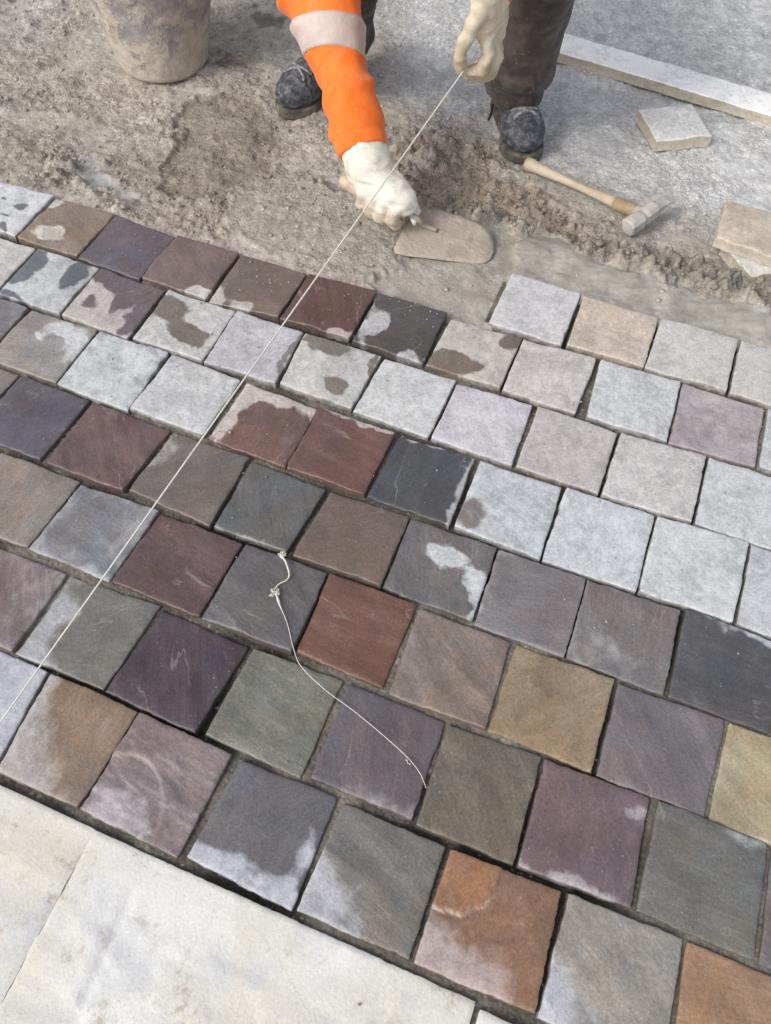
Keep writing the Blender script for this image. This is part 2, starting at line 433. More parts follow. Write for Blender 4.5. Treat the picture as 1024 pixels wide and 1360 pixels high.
def edge_d(x, y):
    X, Y = to_row(x, y)
    return np.minimum(Y - 1.122, np.maximum(Y - 1.276, -.226 - X))
def ground_fields(x, y):
    wx = x + .026 * fbm(x * 11, y * 11, 4, 91, .6); wy = y + .026 * fbm(x * 11, y * 11, 4, 95, .6)
    mwx = wx + .030 * fbm(x * 7 + 5, y * 7, 3, 97); mwy = wy + .030 * fbm(x * 7, y * 7 + 3, 3, 98)
    P = lambda poly, s=.012: sm(-s, s, poly_sd(wx, wy, poly))
    d = edge_d(x, y)
    mort, pool, ridge, sandy = sm(-.005, .005, poly_sd(mwx, mwy, MORTAR)), P(POOL, .006), P(RIDGE, .02), P(SANDY, .05)
    tong, clump, damp, smear = P(TONGUE, .007), P(CLUMPS, .03), P(DAMP, .006), P(SMEAR)
    grey, pad = P(GREY, .08), P(FOOTPAD, .05)
    w1, w2 = P(WETSPOT, .006), P(WETSPOT2, .008)
    loose = np.clip(.35 + .9 * fbm(x * 5, y * 5, 3, 41), .1, 1)
    calm = np.clip(1 - np.maximum.reduce([mort, pool, tong * .8, smear * .7]), 0, 1)
    flat = sm(.02, .30, fbm(x * 5.5 + 2, y * 5.5, 4, 43)) * (1 - ridge)           # trodden, smeared places
    z = -.011 - .034 * sm(.0, .34, d)
    z = z + (.0075 * fbm(x * 13, y * 13, 4, 44) + .004 * np.abs(fbm(x * 24, y * 24, 3, 45))) * sm(.02, .12, d) * (1 - .7 * flat) * (1 - .5 * grey)
    z = z + .010 * fbm(x * 3.5, y * 3.5, 3, 5) * sm(.03, .3, d)
    # crumbs and clods
    qx, qy = x + .006 * fbm(x * 45, y * 45, 2, 15), y + .006 * fbm(x * 45 + 7, y * 45, 2, 16)
    f1, c1 = worley(qx * 34, qy * 34, 3); f2, c2 = worley(qx * 75, qy * 75, 4); f3, c3 = worley(x * 125, y * 125, 8); f4, c4 = worley(x * 70, y * 70, 18)
    clod = (np.clip(.62 - f1, 0, 1) * (c1 > .55) * .030)
    crumb = np.clip(.6 - f2, 0, 1) * (c2 > .35) * .0115
    grit = np.clip(.6 - f3, 0, 1) * (.2 + .8 * c3) * .0060 + np.clip(.42 - f4, 0, 1) * (c4 > .72) * .014
    rough = np.clip(.34 * loose * (1 - flat) + .8 * clump * np.clip(.6 + fbm(x * 9, y * 9, 3, 12), 0, 1) + 1.2 * ridge + .85 * sandy, 0, 1.3) * calm * (1 - .75 * damp) * (1 - .65 * grey) * (1 - .4 * pad)
    z = z + rough * (clod + crumb) + (.55 + .45 * rough) * (1 - .6 * flat) * grit * (1 - .85 * np.maximum(mort, smear)) * (1 - .5 * pool)
    z = z + rough * .008 * fbm(x * 22, y * 22, 4, 21) + .0022 * fbm(x * 60, y * 60, 3, 22) * (1 - .7 * mort)
    # worked features
    z = z + ridge * (.013 + .012 * fbm(x * 18, y * 18, 3, 33))
    z = z * (1 - mort) + mort * (-.0105 + .006 * fbm(x * 9, y * 9, 4, 51) + .0022 * np.abs(fbm(x * 40, y * 40, 3, 55)) + .0016 * perlin(x * 18, y * 90, 56) - .018 * sm(.10, .2, d))
    z = z * (1 - pool) + pool * (-.019 + .004 * fbm(x * 16, y * 16, 4, 52))
    z = z * (1 - tong) + tong * (-.0085 - .012 * sm(.05, .22, d) + .0028 * fbm(x * 45, y * 45, 3, 53) + .6 * grit + .005 * sm(.016, .0, poly_sd(wx, wy, TONGUE)))
    z = z + damp * (-.005 + .012 * sm(.0, .12, poly_sd(wx, wy, DAMP))) + .005 * sm(.018, .0, np.abs(poly_sd(wx, wy, DAMP))) * (1 - damp) - .006 * smear
    z = z + clump * .008 * np.clip(fbm(x * 11, y * 11, 4, 61), 0, 1)
    # a thin fillet of mortar rides up on the stones' outer edge
    z = z + .006 * sm(.03, .0, np.abs(d)) * np.clip(.2 + 1.2 * fbm(x * 26, y * 26, 3, 66), -.3, 1)
    z = z - .05 * sm(.012, .03, -d)
    # colours
    def L(c): return lin(c)[None, :]
    def mx(c, m, t): return c * (1 - m[:, None]) + L(t) * m[:, None]
    c = np.repeat(L((157, 150, 140)), x.size, 0)
    big = fbm(x * 2.6, y * 2.6, 3, 71)
    c = mx(c, np.clip(.5 + big, 0, 1) * .45, (147, 140, 130))
    c = mx(c, np.clip(fbm(x * 4.5 + 3, y * 4.5, 3, 73), 0, 1) * .8, (166, 164, 160))
    c = mx(c, flat * .55, (166, 160, 150))
    c = mx(c, grey * .8, (170, 171, 171))
    c = mx(c, pad * .7, (164, 163, 160))
    c = mx(c, sandy * .75 * np.clip(.6 + fbm(x * 8, y * 8, 2, 74), 0, 1), (138, 125, 109))
    c = mx(c, clump * .55, (148, 140, 128))
    c = mx(c, ridge * .75, (128, 122, 112))
    c = mx(c, tong * .85, (152, 147, 137))
    c = mx(c, damp * .8, (128, 120, 109))
    c = mx(c, sm(.016, .0, np.abs(poly_sd(wx, wy, DAMP))) * .35, (112, 104, 94))
    c = mx(c, np.clip(w1 + w2, 0, 1) * .8, (104, 94, 84))
    c = mx(c, mort * .9, (158, 154, 144))
    c = mx(c, mort * np.clip(fbm(x * 12, y * 12, 3, 79), 0, 1) * .8, (176, 172, 162))
    c = mx(c, pool * .85, (150, 146, 137))
    c = mx(c, smear * .8, (150, 152, 152))
    c = mx(c, np.clip(rough - .25, 0, 1) * np.clip(-fbm(x * 30, y * 30, 2, 77), 0, 1) * .6, (102, 92, 80))
    c = np.clip(c * (1.32 + .3 * grey - .12 * mort - .05 * sandy)[:, None], 0, .8)
    wet = np.clip(mort * .9 + pool * .7 + smear * .6 + damp * .15 + w1 * .4, 0, 1)
    grain = np.clip(.9 - .3 * flat - .55 * mort - .25 * pool - .4 * smear + .2 * rough, .2, 1)
    return z, c, wet, grain, rough
gx = axis(-1.32, 1.24, .0042, 120.0); gy = axis(.98, 2.56, .0042, 120.0)
XX, YY = np.meshgrid(gx, gy)
gxf, gyf = XX.ravel(), YY.ravel()
gz, gc, gw, gg, gro = ground_fields(gxf, gyf)
out_ = np.maximum.reduce([-1.32 - gxf, gxf - 1.24, .98 - gyf, gyf - 2.56, np.zeros_like(gxf)])     # away from the work the sheet runs out level
fo = sm(.0, .05, out_)
under = edge_d(gxf, gyf) < -.02
gz = np.where(under, np.minimum(gz, -.055), gz * (1 - fo) - .044 * fo)
gc = gc * (1 - fo)[:, None] + lin((188, 185, 179))[None] * fo[:, None]
gg = gg * (1 - fo) + .8 * fo; gw = gw * (1 - fo)
ground = obj('ground', np.stack([gxf, gyf, gz], 1), grid_faces(len(gx), len(gy)), M_GROUND, attrs={'tint': gc, 'wet': gw, 'grain': gg})
ground['kind'] = 'structure'
def gheight(x, y):
    return ground_fields(np.atleast_1d(np.asarray(x, float)), np.atleast_1d(np.asarray(y, float)))[0]

# ------------------------------------------------------------------ pavement: gritty joints with the stones set in them
px_ = axis(-1.42, .46, .0035, .9); py_ = axis(-.02, 1.27, .0035, .9)
px_ = px_[(px_ > -1.74) & (px_ < .86)]; py_ = py_[(py_ < 1.262) & (py_ > -.6)]
PX, PY = np.meshgrid(px_, py_); X, Y = PX.ravel(), PY.ravel()
f2, c2 = worley(X * 150, Y * 150, 14); f3, c3 = worley(X * 260, Y * 260, 15)
fill = np.clip(.58 + 1.25 * fbm(X * 3.5, Y * 3.5, 3, 81), 0, 1)                # how full the joints are
near = sm(.75, .45, Y)
jz = -.0185 + .0125 * fill * (.5 + .5 * near) + np.clip(.6 - f2, 0, 1) * .006 + np.clip(.5 - f3, 0, 1) * .003
out = (Y > 1.112) & (X < -.236)
jz = np.where(out, -.055, jz)
jz = np.minimum(jz, -.0062)
jc = np.repeat(lin((70, 68, 64))[None], X.size, 0)
m = np.clip(fill * 1.3 - .35, 0, 1)[:, None] * .9
jc = jc * (1 - m) + lin((138, 131, 120))[None] * m
m = np.clip(fbm(X * 7, Y * 7, 2, 83), 0, 1)[:, None] * .6
jc = jc * (1 - m) + lin((90, 80, 68))[None] * m
wxy = np.stack(to_world(X, Y) + (jz,), 1)
pave = obj('pavement', wxy, grid_faces(len(px_), len(py_)), M_JOINT, attrs={'tint': jc, 'wet': np.full(X.size, .35), 'grain': np.ones(X.size)})
pave['kind'] = 'structure'

# corners of the laid stones in the rows' own frame, millimetres: far-left, far-right, near-right, near-left
ST = {
 '0_0':(-1332,1116,-1188,1121,-1188,984,-1324,991),'0_1':(-1179,1117,-1039,1122,-1041,983,-1183,986),'0_2':(-1035,1121,-892,1113,-893,974,-1036,981),
 '0_3':(-885,1114,-749,1116,-747,977,-889,982),'0_4':(-741,1117,-600,1118,-599,990,-737,975),'0_5':(-591,1119,-453,1127,-454,992,-593,990),
 '0_6':(-442,1123,-306,1123,-303,984,-444,988),'0_7':(-290,1110,-154,1119,-155,986,-295,984),'0_8':(-148,1115,-11,1120,-14,978,-147,985),
 '0_9':(-1,1118,144,1126,149,984,8,980),'0_10':(153,1126,295,1123,299,989,155,979),'m_0':(-221,1277,-82,1276,-81,1129,-221,1131),
 'm_1':(-72,1269,73,1269,74,1136,-68,1131),'m_2':(82,1272,225,1273,225,1138,79,1134),'1_0':(-1120,969,-979,967,-982,834,-1118,835),
 '1_1':(-972,968,-830,964,-830,828,-973,833),'1_2':(-820,966,-678,968,-677,834,-818,833),'1_3':(-673,969,-536,969,-530,837,-670,833),
 '1_4':(-530,968,-380,970,-381,835,-521,841),'1_5':(-370,967,-234,970,-236,833,-375,834),'1_6':(-226,964,-89,969,-84,829,-228,833),
 '1_7':(-76,967,65,966,65,830,-75,833),'1_8':(74,966,217,975,218,833,73,830),'2_0':(-1036,822,-893,827,-891,688,-1035,685),
 '2_1':(-883,822,-743,826,-740,681,-885,686),'2_2':(-732,825,-591,818,-592,684,-735,687),'2_3':(-575,817,-436,811,-434,679,-578,683),
 '2_4':(-431,814,-291,813,-291,678,-430,679),'2_5':(-279,811,-147,816,-142,676,-282,679),'2_6':(-133,812,6,815,10,674,-131,678),
 '2_7':(15,819,161,823,164,677,17,674),'2_8':(168,822,311,828,311,681,170,679),'3_0':(-953,676,-814,674,-818,535,-960,536),
 '3_1':(-803,672,-649,670,-659,534,-802,532),'3_2':(-641,670,-498,671,-496,529,-648,539),'3_3':(-489,666,-354,662,-362,534,-487,532),
 '3_4':(-343,663,-207,667,-202,533,-348,532),'3_5':(-202,665,-58,666,-54,533,-197,533),'3_6':(-52,663,86,666,90,530,-47,527),
 '3_7':(92,665,233,670,238,530,95,530),'3_8':(244,675,391,672,385,528,246,529),'4_0':(-883,520,-733,522,-740,386,-877,381),
 '4_1':(-726,516,-585,521,-590,384,-735,385),'4_2':(-578,519,-432,517,-434,383,-583,384),'4_3':(-426,520,-287,520,-282,383,-427,383),
 '4_4':(-281,523,-141,524,-139,384,-275,389),'4_5':(-131,520,10,519,16,384,-125,379),'4_6':(21,521,166,522,169,383,22,384),
 '4_7':(176,521,325,522,321,381,178,382),'5_1':(-646,366,-497,375,-503,232,-647,231),'5_2':(-488,370,-345,366,-354,226,-498,230),
 '5_3':(-335,367,-195,371,-194,226,-337,231),'5_4':(-183,369,-39,370,-36,233,-179,232),'5_5':(-32,368,99,375,104,230,-26,229),
 '5_6':(107,374,249,377,256,238,113,232),'5_7':(263,377,404,379,408,237,265,238),'6_1':(-584,223,-442,221,-448,81,-571,81),
 '6_2':(-436,221,-293,217,-297,76,-443,81),'6_3':(-276,215,-137,220,-136,76,-283,82),'6_4':(-125,217,17,217,19,81,-127,79),
 '6_5':(26,215,169,221,176,84,28,80),'6_6':(182,223,322,226,328,87,182,82),
}
# damp colour, dry colour, dryness, softness of the tide mark, patches (u, v, ru, rv, amount)
SPEC = {
 '0_0': ((128,132,138),(200,204,210),1.1,.05,[(.72,.42,.13,.10,-1),(.36,.36,.07,.06,-1),(.75,.92,.1,.08,-1),(.6,.7,.07,.05,-.9)]),
 '0_1': ((148,130,114),(192,187,178),-.1,.06,[(.35,.72,.33,.17,1.1),(.02,.15,.12,.16,.9),(.75,.35,.06,.05,.6)]),
 '0_2': ((114,104,112),(170,165,170),0,.15,[]),
 '0_3': ((130,112,108),(190,184,182),0,.06,[(.92,.97,.24,.14,1.1)]),
 '0_4': ((128,115,106),(184,180,176),0,.06,[(.05,.92,.16,.22,1),(.45,.92,.15,.16,.9)]),
 '0_5': ((108,82,76),(178,166,164),.0,.06,[(.88,.98,.22,.14,1)]),
 '0_6': ((92,90,90),(176,177,182),0,.05,[(.14,.6,.17,.3,1.1),(.78,.97,.18,.1,1)]),
 '0_7': ((130,117,106),(186,181,175),1,.05,[(.33,.78,.3,.2,-1.1),(.9,.12,.2,.2,-1),(.05,.95,.2,.12,-.6)]),
 '0_8': ((150,142,136),(188,184,181),.9,.2,[(.9,.6,.1,.4,-.25)]),
 '0_9': ((150,152,154),(190,195,198),1,.2,[]),
 '0_10': ((138,128,134),(170,162,166),.62,.3,[(.6,.2,.4,.3,.2)]),
 '0_11': ((140,140,140),(184,188,190),1,.2,[]),
 'm_0': ((160,160,162),(194,194,197),1,.2,[]),
 'm_1': ((170,150,132),(196,181,166),.85,.3,[]),
 'm_2': ((158,154,148),(192,189,187),.9,.25,[]),
 'm_3': ((158,154,150),(188,187,184),.9,.25,[]),
 '1_-1': ((150,146,142),(194,192,190),.9,.2,[]),
 '1_0': ((112,118,126),(180,185,188),1,.05,[(.12,.24,.2,.24,-1.1),(.78,.25,.17,.36,-1.1),(.03,.62,.26,.13,-1),(.2,.96,.3,.08,-.8)]),
 '1_1': ((120,108,112),(184,177,176),1,.07,[(.5,.12,.7,.2,-1.2),(.2,.64,.13,.14,-.8),(.62,.48,.12,.24,-1),(.92,.62,.12,.4,-1.1)]),
 '1_2': ((128,122,114),(190,192,191),1,.035,[(.2,.33,.26,.2,-1.1),(.64,.66,.29,.18,-1.15)]),
 '1_3': ((142,138,138),(182,182,190),1,.06,[(.97,.5,.06,.5,-1)]),
 '1_4': ((134,128,119),(186,187,187),1,.04,[(.3,.1,.36,.2,-1.15),(.66,.74,.14,.18,-1.15),(.98,.2,.05,.3,-.8)]),
 '1_5': ((160,160,160),(194,197,199),1,.2,[]),
 '1_6': ((156,150,160),(192,189,197),1,.2,[]),
 '1_7': ((148,142,140),(180,175,174),.85,.3,[]),
 '1_8': ((152,150,148),(190,189,188),.95,.3,[]),
 '1_9': ((150,154,158),(188,193,197),1,.25,[]),
 '2_-1': ((132,128,132),(164,163,166),.35,.3,[]),
 '2_0': ((162,155,149),(196,200,204),.1,.08,[(.62,.2,.32,.16,.85),(.9,.45,.13,.35,.6),(.35,.4,.1,.08,.5)]),
 '2_1': ((138,144,150),(190,196,200),.62,.14,[]),
 '2_2': ((152,152,152),(188,191,193),1,.2,[(.3,.9,.09,.09,-.6)]),
 '2_3': ((126,98,90),(190,180,177),-.2,.05,[(.02,.4,.2,.7,1.2),(.5,-.02,.8,.26,1.1)]),
 '2_4': ((122,90,84),(182,170,168),-.1,.10,[(.6,-.02,.7,.09,.9)]),
 '2_5': ((84,88,93),(166,170,174),-.1,.16,[(1.02,.5,.1,.9,.9),(.35,0,.3,.08,.8)]),
 '2_6': ((140,130,128),(182,189,194),1,.18,[(.12,.75,.17,.28,-1)]),
 '2_7': ((160,164,170),(190,195,201),1,.25,[]),
 '2_8': ((160,164,168),(190,195,199),1,.25,[]),
 '2_9': ((160,160,166),(186,189,195),1,.25,[]),
 '3_-1': ((140,130,122),(170,164,158),.1,.3,[]),
 '3_0': ((106,99,108),(150,146,150),-.05,.2,[]),
 '3_1': ((120,94,94),(160,148,148),-.1,.2,[]),
 '3_2': ((126,116,108),(168,163,158),.0,.2,[(.1,.3,.2,.5,.45)]),
 '3_3': ((107,108,108),(160,162,164),-.05,.15,[(.5,1,.7,.08,.45)]),
 '3_4': ((124,107,97),(164,154,148),-.1,.2,[]),
 '3_5': ((120,115,115),(186,191,196),-.1,.08,[(.52,.3,.24,.22,1.2),(.9,.5,.15,.16,.75),(.96,.8,.08,.3,.7)]),
 '3_6': ((132,127,131),(160,158,162),.25,.3,[(.7,.5,.3,.4,-.3)]),
 '3_7': ((130,121,120),(168,164,166),.1,.3,[(.3,.75,.5,.2,.4)]),
 '3_8': ((93,93,97),(176,180,188),-.1,.2,[(.75,0,.5,.1,.9)]),
 '4_0': ((152,140,130),(172,165,158),.1,.3,[]),
 '4_1': ((128,128,133),(168,170,176),.4,.3,[(.4,.3,.2,.3,-.5)]),
 '4_2': ((110,86,86),(150,138,138),-.1,.2,[]),
 '4_3': ((109,106,108),(150,150,152),-.05,.2,[]),
 '4_4': ((128,90,76),(160,142,132),-.1,.2,[]),
 '4_5': ((144,128,117),(170,162,155),.05,.3,[]),
 '4_6': ((164,140,110),(112,94,76),.08,.42,[(.35,.33,.24,.14,.42),(.2,.62,.16,.12,.3),(.75,.68,.22,.14,.3),(.6,.42,.3,.1,.28)]),
 '4_7': ((127,117,119),(156,150,152),.0,.3,[]),
 '4_8': ((178,162,126),(198,190,172),.2,.3,[]),
 '5_0': ((134,118,117),(166,160,162),.3,.25,[]),
 '5_1': ((126,122,114),(166,167,172),-.05,.2,[(.05,.6,.26,.6,1),(.3,1,.2,.15,.4)]),
 '5_2': ((89,75,83),(140,130,138),-.15,.2,[]),
 '5_3': ((130,128,116),(162,163,156),.0,.3,[]),
 '5_4': ((113,103,108),(154,150,156),-.05,.25,[(.7,.95,.4,.12,.55)]),
 '5_5': ((124,114,100),(156,152,146),-.05,.3,[]),
 '5_6': ((124,104,107),(164,156,162),-.05,.15,[(.86,.2,.2,.17,.75),(.5,1,.5,.1,.7),(.1,.1,.1,.1,.5)]),
 '5_7': ((120,118,113),(162,164,166),-.05,.25,[(.85,.05,.3,.1,.7)]),
 '5_8': ((118,112,112),(156,154,156),.0,.3,[]),
 '6_0': ((150,152,164),(178,181,192),.8,.3,[]),  # bottom-left stones: bluish gloss painted in with the dry tone
 '6_1': ((150,126,104),(172,166,164),-.1,.25,[(.15,.95,.7,.4,.9),(.02,.2,.25,.5,.8)]),
 '6_2': ((142,127,128),(172,164,171),-.05,.18,[(.35,.85,.4,.25,.8)]),
 '6_3': ((113,111,116),(178,180,192),-.15,.16,[(.35,1,.8,.22,1.1),(.92,.55,.14,.35,.7)]),
 '6_4': ((130,125,118),(172,174,182),-.1,.25,[(.08,.9,.45,.35,.95),(.2,.2,.12,.3,.4)]),
 '6_5': ((150,112,88),(178,160,158),-.15,.25,[(.15,.95,.75,.4,.95)]),
 '6_6': ((160,154,146),(182,184,192),.0,.25,[(.08,.95,.35,.45,.9)]),
 '6_7': ((168,132,102),(186,166,150),-.1,.3,[]),
}
PAL = [((128,118,116),(170,166,166)), ((120,96,94),(160,150,150)), ((110,110,112),(168,170,174)), ((146,130,116),(178,170,162)), ((126,126,116),(164,164,160)), ((112,102,110),(160,156,164))]

def ring(n):
    e = [0, .005, .014, .04, .085]
    return np.array(e + list(np.linspace(.13, .87, n)) + [1 - t for t in e[::-1]])
def slab_mesh(c, n=(17, 17), seed=0, top=0.0, depth=.05, amp=.0011, tilt=(0, 0), wob=.0017, rnd=.0016, theta=None, extra=None, ridge=1.0):
    """riven slab over four xy corners: uneven cut edges, arris rounded, cheeks going down into the bed"""
    c = np.asarray(c, float)
    u, v = ring(n[0]), ring(n[1]); nu, nv = len(u), len(v)
    U, V = np.meshgrid(u, v)
    P = ((1 - U) * (1 - V))[..., None] * c[0] + (U * (1 - V))[..., None] * c[1] + (U * V)[..., None] * c[2] + ((1 - U) * V)[..., None] * c[3]
    ctr = c.mean(0); size = np.linalg.norm(c[1] - c[0])
    du = np.minimum(U, 1 - U) * np.linalg.norm(c[1] - c[0]); dv = np.minimum(V, 1 - V) * np.linalg.norm(c[3] - c[0])
    de = np.minimum(du, dv)
    eu = (c[1] - c[0]) / np.linalg.norm(c[1] - c[0]); ev = (c[3] - c[0]) / np.linalg.norm(c[3] - c[0])
    so = seed * 7.77
    for side, (mask, dirv, par) in enumerate(((V, ev, U), (1 - V, -ev, U), (U, eu, V), (1 - U, -eu, V))):
        L_ = 40 * size / .14 * .14
        w = wob * (.75 * perlin(par * size * 22 + so, np.full_like(par, side * 5.1 + so), 7) + .55 * fbm(par * size * 120 + so, np.full_like(par, side * 2.7 + so), 2, 8))
        w = w + .0045 * np.clip(perlin(par * size * 40 + so, np.full_like(par, side * 3.3 + so), 9) - .38, 0, 1)
        fall = np.exp(-(mask * (size)) / .004)
        P = P + (fall * w)[..., None] * dirv
    corner = np.exp(-(du + dv) / .0035)
    P = P + (corner * .0004)[..., None] * np.where((U < .5)[..., None], eu, -eu) * 1 + (corner * .0004)[..., None] * np.where((V < .5)[..., None], ev, -ev)
    th = theta if theta is not None else (seed * 2.399) % 3.1416
    loc = P - ctr
    tx = loc[..., 0] * math.cos(th) + loc[..., 1] * math.sin(th) + seed * 1.73; ty = -loc[..., 0] * math.sin(th) + loc[..., 1] * math.cos(th) + seed * .91
    rn = fbm(tx * 28, ty * 7, 3, 11) * amp + fbm(tx * 9, ty * 9, 3, 12) * amp * 1.1
    st = fbm(tx * 11 + 4, ty * 5, 3, 13) * 3.2 * ridge
    rn = rn + (np.floor(st) + sm(.42, .58, st - np.floor(st))) * amp * .75
    z = top + rn - rnd * np.exp(-de / .0009) - .0003 * np.exp(-de / .005)
    z = z + tilt[0] * ((U - .5) * size) + tilt[1] * ((V - .5) * size)
    if extra is not None: z = z + extra(U, V)
    top_v = np.stack([P[..., 0], P[..., 1], z], -1).reshape(-1, 3)
    tex = np.stack([tx, ty, np.full_like(tx, seed * .37)], -1).reshape(-1, 3)
    F = grid_faces(nu, nv)[:, ::-1]
    idx = np.arange(nu * nv).reshape(nv, nu)
    loop = np.concatenate([idx[0, :-1], idx[:-1, -1], idx[-1, :0:-1], idx[:0:-1, 0]])
    m = len(loop); top_v = np.concatenate([top_v, top_v[loop]]); n0 = len(top_v); base_l = n0 - m
    rv = top_v[loop]; outd = rv[:, :2] - ctr; outd /= np.linalg.norm(outd, axis=1)[:, None]
    jit = fbm(rv[:, 0] * 90 + so, rv[:, 1] * 90, 2, 17)
    s1 = np.column_stack([rv[:, :2] + outd * (.0012 + .0012 * jit)[:, None], np.full(m, top - .011)])
    s2 = np.column_stack([rv[:, :2] + outd * (.0005 + .002 * jit)[:, None], np.full(m, top - depth)])
    V_ = np.concatenate([top_v, s1, s2])
    a = np.arange(m); b = (a + 1) % m
    F2 = np.concatenate([F, np.stack([base_l + a, n0 + a, n0 + b, base_l + b], 1)[:, ::-1], np.stack([n0 + a, n0 + m + a, n0 + m + b, n0 + b], 1)[:, ::-1]])
    tex2 = np.concatenate([tex, tex[loop], tex[loop] + [[0, 0, .011]], tex[loop] + [[0, 0, depth]]])
    side = np.concatenate([np.zeros(base_l), np.full(m, .4), np.full(2 * m, 1.0)])
    uv = tuple(np.concatenate([q_.ravel(), q_.ravel()[loop], q_.ravel()[loop], q_.ravel()[loop]]) for q_ in (U, V, de))
    return V_, F2[:, ::-1], tex2, side, uv
def stone_attrs(spec, uv, tex, side, seed):
    wet, dry, base, soft, blobs = spec
    wet, dry = np.asarray(wet, float), np.asarray(dry, float)
    wet = (wet.mean() + (wet - wet.mean()) * .84) * .955; dry = (dry.mean() + (dry - dry.mean()) * .8) * 1.03 + np.array([1.5, .5, -1.5]); soft = max(soft, .12)
    u, v, de = uv
    m = np.full(u.shape, float(base))
    u, v = u + .085 * fbm(u * 3.2 + seed * 3.1, v * 3.2, 3, 23), v + .085 * fbm(u * 3.2 + 9 - seed * 2.3, v * 3.2 + 4, 3, 24)
    for (bu, bv, ru, rv, a) in blobs:
        m = m + a * np.exp(-((u - bu) / ru) ** 2 * .9 - ((v - bv) / rv) ** 2 * .9)
    m = np.clip(m, -.2, 1.25)
    if base < .5: m = m + .28 * np.exp(-de / .006) * np.clip(.6 + fbm(u * 5 + seed, v * 5, 2, 19), 0, 1.2)
    n = len(u)
    return {'wetc': np.repeat(lin(wet)[None], n, 0), 'dryc': np.repeat(lin(dry)[None], n, 0), 'dryness_gloss': m, 'soft': np.full(n, soft), 'tex': tex, 'side': side}
THETA = {'5_3': 1.0, '5_5': .35, '6_4': .9, '4_4': 1.2, '2_4': 1.1, '4_2': 1.0}
def flake(U, V):                                        # thin leaf of stone standing proud in a corner
    r = ((U - .08) / .40) ** 2 + ((V - .05) / .46) ** 2 + .16 * fbm(U * 7, V * 7, 3, 29)
    return .0042 * sm(1.06, .97, r)
def shell(U, V):                                        # shallow conchoidal step
    r = ((U - .25) / .48) ** 2 + ((V - 1.0) / .62) ** 2
    return -.0030 * sm(1.06, .97, r)
EXTRA = {'6_5': flake, '6_2': shell}
stones = {k: np.array(v, float).reshape(4, 2) / 1000 for k, v in ST.items()}
# carry every row on past both sides of the picture
for r in ['m'] + list(range(7)):
    cols = sorted(int(k.split('_')[1]) for k in stones if k.split('_')[0] == str(r))
    a, b = cols[0], cols[-1]
    while r != 'm' and stones['%s_%d' % (r, a)][0][0] > -1.68:
        L_ = stones['%s_%d' % (r, a)]; w = .141 + .004 * rng.uniform(-1, 1); a -= 1
        stones['%s_%d' % (r, a)] = np.array([L_[0] - [.009 + w, 0], L_[0] - [.009, 0], L_[3] - [.009, 0], L_[3] - [.009 + w, 0]])
    while stones['%s_%d' % (r, b)][1][0] < .80:
        R_ = stones['%s_%d' % (r, b)]; w = .141 + .004 * rng.uniform(-1, 1); b += 1
        stones['%s_%d' % (r, b)] = np.array([R_[1] + [.009, 0], R_[1] + [.009 + w, 0], R_[2] + [.009 + w, 0], R_[2] + [.009, 0]])
for i, (k, c) in enumerate(stones.items()):
    c = c + np.array([[-1, 1], [1, 1], [1, -1], [-1, -1]]) * .0013
    W = np.stack(to_world(c[:, 0], c[:, 1]), 1)
    spec = SPEC.get(k)
    if spec is None:
        p = PAL[int(rng.integers(len(PAL)))]; spec = (p[0], p[1], float(rng.uniform(0, .5)) + (.6 if (k[0] in 'm012' and c[0][0] > -.4) else 0), .25, [])
    seed = i * .61 + 1
    dryk = spec[2] > .5
    V_, F_, tex, side, uv = slab_mesh(W, n=(40, 40) if k in EXTRA else (17, 17), seed=seed, top=float(rng.uniform(-.0022, .0022)), amp=.0015 if not dryk else .0011,
                                      tilt=tuple(rng.uniform(-.014, .014, 2)), theta=THETA.get(k), extra=EXTRA.get(k))
    sa = stone_attrs(spec, uv, tex, side, seed)
    if k == '6_5':                                       # the proud leaf is fresher stone; its near edge's highlight is painted in pale
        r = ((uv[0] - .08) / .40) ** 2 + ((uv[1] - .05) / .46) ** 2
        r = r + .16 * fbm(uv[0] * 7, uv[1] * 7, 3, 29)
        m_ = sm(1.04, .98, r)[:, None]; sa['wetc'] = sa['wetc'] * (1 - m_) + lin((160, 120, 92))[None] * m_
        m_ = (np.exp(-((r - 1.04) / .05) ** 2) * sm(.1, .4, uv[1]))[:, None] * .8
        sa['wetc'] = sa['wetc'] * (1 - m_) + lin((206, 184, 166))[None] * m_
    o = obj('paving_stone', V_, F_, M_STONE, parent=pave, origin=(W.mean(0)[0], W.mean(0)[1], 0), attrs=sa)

# pale border slabs along the near side
def border(pts, seed, top, n, extra=None, depth=.05):
    c = np.array(pts, float); W = np.stack(to_world(c[:, 0], c[:, 1]), 1)
    V_, F_, tex, side, uv = slab_mesh(W, n=n, seed=seed, top=top, amp=.0016, wob=.0012, rnd=.0016, extra=extra, depth=depth, ridge=.4)
    return obj('border_slab', V_, F_, M_SLAB, parent=pave, origin=(W.mean(0)[0], W.mean(0)[1], 0), attrs={'tex': tex, 'side': side})
def groove(U, V):
    return -.0022 * np.exp(-((U - .155 - .12 * V * .5) / .012) ** 2) * sm(.5, .3, V) * sm(.05, .14, V)
border([(-1.70, .069), (-.4094, .066), (-.4014, -.45), (-1.70, -.45)], 3.1, .0002, (90, 44))
def leaf(U, V):
    Xr, Yr = -.41 + U * .5195, .0685 - V * .5185
    return groove(U, V) + .0016 * sm(-.0015, .0015, Xr - .0155) * sm(-.0015, .0015, .0475 + (Xr - .0155) * .15 - Yr)
border([(-.4100, .065), (.1095, .0685), (.1095, -.45), (-.402, -.45)], 5.7, .0003, (80, 70), extra=leaf)
border([(.116, .0635), (.75, .069), (.75, -.45), (.116, -.45)], 6.4, .0006, (46, 44))
